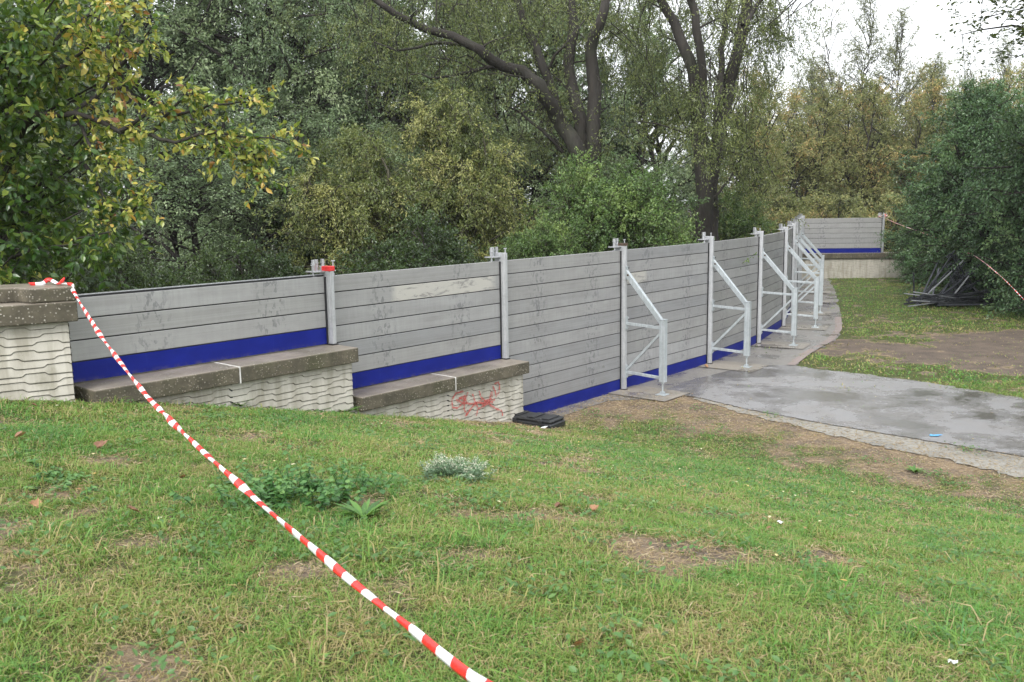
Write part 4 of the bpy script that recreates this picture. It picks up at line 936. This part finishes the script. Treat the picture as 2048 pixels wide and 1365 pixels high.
az = r.uniform(0, 6.28, n); d = np.stack([np.cos(az), np.sin(az), .35+.3*r.random(n)], -1)
cl.leaves(np.stack([x, y, ground_z(x, y)+.01+.035*r.random(n)], -1), d, np.stack([r.normal(size=n)*.3, r.normal(size=n)*.3, np.ones(n)], -1), .022+.02*r.random(n), .014+.008*r.random(n), np.clip(r.normal(size=n)*.18+.55, 0, 1), 1, .1)
tag(cl.build('clover', leaf_mat('clover_leaves', [(0, G(.05, .09, .025)), (.5, G(.07, .17, .04)), (1, G(.13, .24, .06))], .45, .3)), 'low clover and small broad leaves growing among the grass', 'ground cover', kind='stuff')

# forest floor undergrowth (one mass behind the barrier)
un = MB(); n = 60000; x = r.uniform(-16, 26, n); y = r.uniform(10, 50, n); ok = sdist_wall(x, y) > 1.2; x, y = x[ok], y[ok]; n = len(x); hh = np.clip(fbm(x, y, .5, 91, 3)-.25, 0, 1)*1.6
z = ground_z(x, y)+hh*r.random(n); d = r.normal(size=(n, 3)); nr = r.normal(size=(n, 3)); nr[:, 2] += 1
un.leaves(np.stack([x, y, z], -1), d, nr, .10+.08*r.random(n), .05+.03*r.random(n), r.random(n)*.8, 0)
tag(un.build('undergrowth', LM['dark']), 'dark leafy undergrowth on the woodland floor behind the barrier', 'undergrowth', kind='stuff')

# ------------------------------------------------------------------ single plants, leaves and litter on the lawn
def G3(px, py):      # meet the sloping ground
    o = Vector((0, 0, CAMZ)); d = ray(px, py); lo_, hi_ = .5, 60.
    t = .5; step = .05
    while t < 80:
        p = o+d*t
        if p.z < gz(p.x, p.y): break
        t += step*max(1, t*.15)
    for _ in range(6):
        t -= step*max(1, t*.15)*.5; p = o+d*t
        if p.z < gz(p.x, p.y): pass
        else: t += step*max(1, t*.15)*.25
        step *= .6
    p = o+d*t; p.z = gz(p.x, p.y); return p
MAT['stem'] = plain('green_stem', (.10, .16, .05), .6)
nm = leaf_mat('nettle_leaves', [(0, G(.035, .10, .03)), (.5, G(.07, .19, .05)), (1, G(.16, .30, .08))], .45, .3)
def herb(px, py, n_st, spread, h, ll, lw, seed, name, label, cat, mt, group=None, flower=False):
    r = np.random.default_rng(seed); p0 = G3(px, py); stem, leaf, fl = MB(), MB(), MB()
    for q in range(n_st):
        ox, oy = r.normal()*spread*(.5 if flower else 1), r.normal()*spread*(1.0 if flower else .8); zz = gz(p0.x+ox, p0.y+oy)-p0.z; hh = h*(.6+.5*r.random())
        b0 = np.array([ox, oy, zz]); tp_ = b0+np.array([r.normal()*.05+ox*.25, r.normal()*.05, hh]); c = curve3(b0[None], tp_[None], .0, 4, .004, r)[0]
        leaf.tubes(c, [.003, .003, .0025, .0015], 4, .4)
        k = 9 if not flower else 30; tt = r.random(k)*.85+.15; pos = np.array([b0*(1-t)+tp_*t for t in tt]); az = r.uniform(0, 6.28, k)
        d = np.stack([np.cos(az), np.sin(az), .1+.3*r.random(k)-.3*(not flower)], -1); leaf.leaves(pos, d, np.tile([0, 0, 1.], (k, 1))+r.normal(size=(k, 3))*.25, ll*(1.1-.5*tt), lw*(1.1-.5*tt), np.clip(tt*.8+r.normal(size=k)*.12, 0, 1), 1, .12)
        if flower:
            k = 12; tt = .8+.25*r.random(k); pos = np.array([b0*(1-t)+tp_*t for t in tt])+r.normal(size=(k, 3))*.006; fl.leaves(pos, r.normal(size=(k, 3)), r.normal(size=(k, 3)), .009, .008, r.random(k), 0)
    E = empty(name, p0, 0, label=label, cat=cat, group=group); leaf.build('foliage', mt, E)
    if flower: fl.build('blossom', leaf_mat('cream_blossom', [(0, G(.50, .50, .38)), (1, G(.75, .73, .60))], .7, .2), E)
herb(560, 1010, 34, .16, .15, .055, .036, 1, 'nettle_plant', 'nettle patch under the tape left of the larger patch', 'plant', nm, 'nettle patches on the lawn')
herb(640, 985, 44, .19, .17, .058, .038, 2, 'nettle_plant', 'largest leafy nettle patch just right of the striped tape', 'plant', nm, 'nettle patches on the lawn')
herb(120, 960, 22, .14, .05, .06, .03, 3, 'nettle_plant', 'low dark green weed patch on the lawn at far left', 'plant', nm, 'nettle patches on the lawn')
sv = leaf_mat('silvery_leaves', [(0, G(.07, .13, .06)), (.5, G(.13, .22, .12)), (1, G(.24, .33, .20))], .6, .2)
herb(905, 955, 80, .17, .13, .05, .009, 4, 'flowering_plant', 'silvery clump with small cream flowers in the middle of the lawn', 'plant', sv, None, True)
gp = leaf_mat('plantain_leaves', [(0, G(.05, .13, .03)), (1, G(.13, .28, .05))], .4, .3)
for q, (px, py, sc, lb) in enumerate([(728, 1035, 1.1, 'bright green dock rosette below the silvery flowering clump'), (690, 828, 1.5, 'dark green weed tuft at the corner between the two stepped walls'), (480, 815, 1.3, 'broad leaved weed against the wall below the tape'),
        (1830, 945, 1.0, 'green rosette on the straw near the path margin')]):
    r2 = np.random.default_rng(200+q); n = 26; az = r2.uniform(0, 6.28, n); d = np.stack([np.cos(az), np.sin(az), .5+.6*r2.random(n)], -1); lf = MB()
    lf.leaves(np.stack([np.cos(az)*.01, np.sin(az)*.01, np.zeros(n)], -1), d, np.tile([0, 0, 1.], (n, 1)), (.09+.07*r2.random(n))*sc, .028*sc*(.7+.5*r2.random(n)), r2.random(n), 1, .25)
    o = lf.build('weed_rosette', gp); o.location = G3(px, py); tag(o, lb, 'weed')
bl = leaf_mat('fallen_brown_leaf', [(0, G(.12, .05, .03)), (.5, G(.26, .13, .07)), (1, G(.40, .22, .10))], .6, .1)
yl = leaf_mat('fallen_yellow_leaf', [(0, G(.40, .30, .10)), (1, G(.62, .58, .35))], .6, .1)
big = [(30, 884, .09, bl, 'curled brown leaf in the grass at the far left edge'), (196, 905, .085, bl, 'reddish brown leaf on the bare patch below the left wall'), (75, 1027, .07, bl, 'dark curled leaf standing in the grass at far left'),
       (282, 1034, .08, bl, 'dark brown leaf lying left of the striped tape'), (630, 1212, .055, yl, 'pale cream leaf lying beside the tape in the lower lawn'), (1148, 1306, .06, bl, 'brown leaf at the bottom middle of the lawn'),
       (1110, 1026, .06, bl, 'grey brown leaf on the straw patch in mid lawn'), (1185, 1030, .06, bl, 'brown leaf right of the straw patch in mid lawn'), (1415, 738, .12, bl, 'orange leaf on the pavement beside the second prop'),
       (75, 820, .06, bl, 'orange leaf just below the wall block'), (510, 1096, .055, bl, 'light brown leaf lying near the tape by the nettles'), (365, 966, .05, bl, 'small orange leaf left of the tape'), (570, 930, .04, yl, 'small yellow leaf above the nettles')]
for q, (px, py, L_, mt, lb) in enumerate(big):
    r2 = np.random.default_rng(300+q); lf = MB()
    for z_ in range(3): lf.leaves(np.array([[.0, .0, .004*z_]]), np.array([[cos(q+z_*.5), sin(q+z_*.5), .25]]), np.array([[.2, .3, 1.]]), L_*(1-.15*z_), L_*.55, np.array([r2.random()]), 1, -.25)
    o = lf.build('fallen_leaf', mt); p = G3(px, py); o.location = (p.x, p.y, p.z+.03); tag(o, lb, 'leaf')
# tiny scattered fallen leaves: uncountable specks
sc_ = MB(); x, y = frustum_samples(700, 4, 24, 1.6, r); ok = sdist_wall(x, y) < -.2; x, y = x[ok], y[ok]; n = len(x); az = r.uniform(0, 6.28, n)
on_p = inpoly(x, y, inpath_poly) | inpoly(x, y, strip_poly); kk = ~on_p | (r.random(n) < .5); x, y, az = x[kk], y[kk], az[kk]; n = len(x)
onp = inpoly(x, y, inpath_poly) | inpoly(x, y, strip_poly)
sc_.leaves(np.stack([x, y, ground_z(x, y)+np.where(onp, .024, .035)], -1), np.stack([np.cos(az), np.sin(az), .1*np.ones(n)], -1), np.tile([.1, .1, 1.], (n, 1)), .025+.025*r.random(n), .02, r.random(n), 1, .05)
tag(sc_.build('leaf_litter', leaf_mat('leaf_litter', [(0, G(.10, .05, .03)), (.4, G(.30, .15, .06)), (.7, G(.55, .42, .10)), (1, G(.62, .60, .42))], .6, .1)), 'tiny fallen leaves scattered over lawn and path', 'leaf litter', kind='stuff')
# blue paper scrap and white litter
def scrap(px, py, sz, mt, lb, seed, nm_='litter_scrap'):
    r2 = np.random.default_rng(seed); m = MB(); k = 5; V = [(sz*(i_/(k-1)-.5)*(1+.2*r2.normal()), sz*.5*(j/(2)-.5)*(1+.4*r2.normal()), .012+.014*r2.random()) for i_ in range(k) for j in range(3)]
    m.add(V, [[i_*3+j, i_*3+3+j, i_*3+4+j, i_*3+1+j] for i_ in range(k-1) for j in range(2)]); o = m.build(nm_, mt); p = G3(px, py); o.location = (p.x, p.y, p.z+.012); o.rotation_euler = (0, 0, seed)
    so = o.modifiers.new('thick', 'SOLIDIFY'); so.thickness = .002
    return tag(o, lb, 'litter')
bm_ = plain('blue_paper', (.10, .38, .72), .6)
scrap(1868, 874, .16, bm_, 'bright blue scrap lying on the wet path', 3)
scrap(1092, 858, .15, MAT['white'], 'white paper scrap in front of the black plastic case', 4)
scrap(1560, 1052, .05, MAT['white'], 'white scrap in the grass below the path margin', 5)
scrap(1905, 1335, .03, MAT['white'], 'tiny white scrap at the lower right of the lawn', 6)

# ------------------------------------------------------------------ damp air
m = MB(); m.box(-120, 120, -14, 130, -2.2, 45)
hz = bpy.data.materials.new('damp_air'); hz.use_nodes = True; t = hz.node_tree; t.nodes.remove(t.nodes['Principled BSDF'])
pv = t.nodes.new('ShaderNodeVolumePrincipled'); pv.inputs['Color'].default_value = (.93, .95, .97, 1); pv.inputs['Density'].default_value = .0004; pv.inputs['Anisotropy'].default_value = .2
t.links.new(pv.outputs[0], t.nodes['Material Output'].inputs['Volume'])
tag(m.build('haze', hz), 'thin pale damp air over the park', 'haze', kind='stuff')
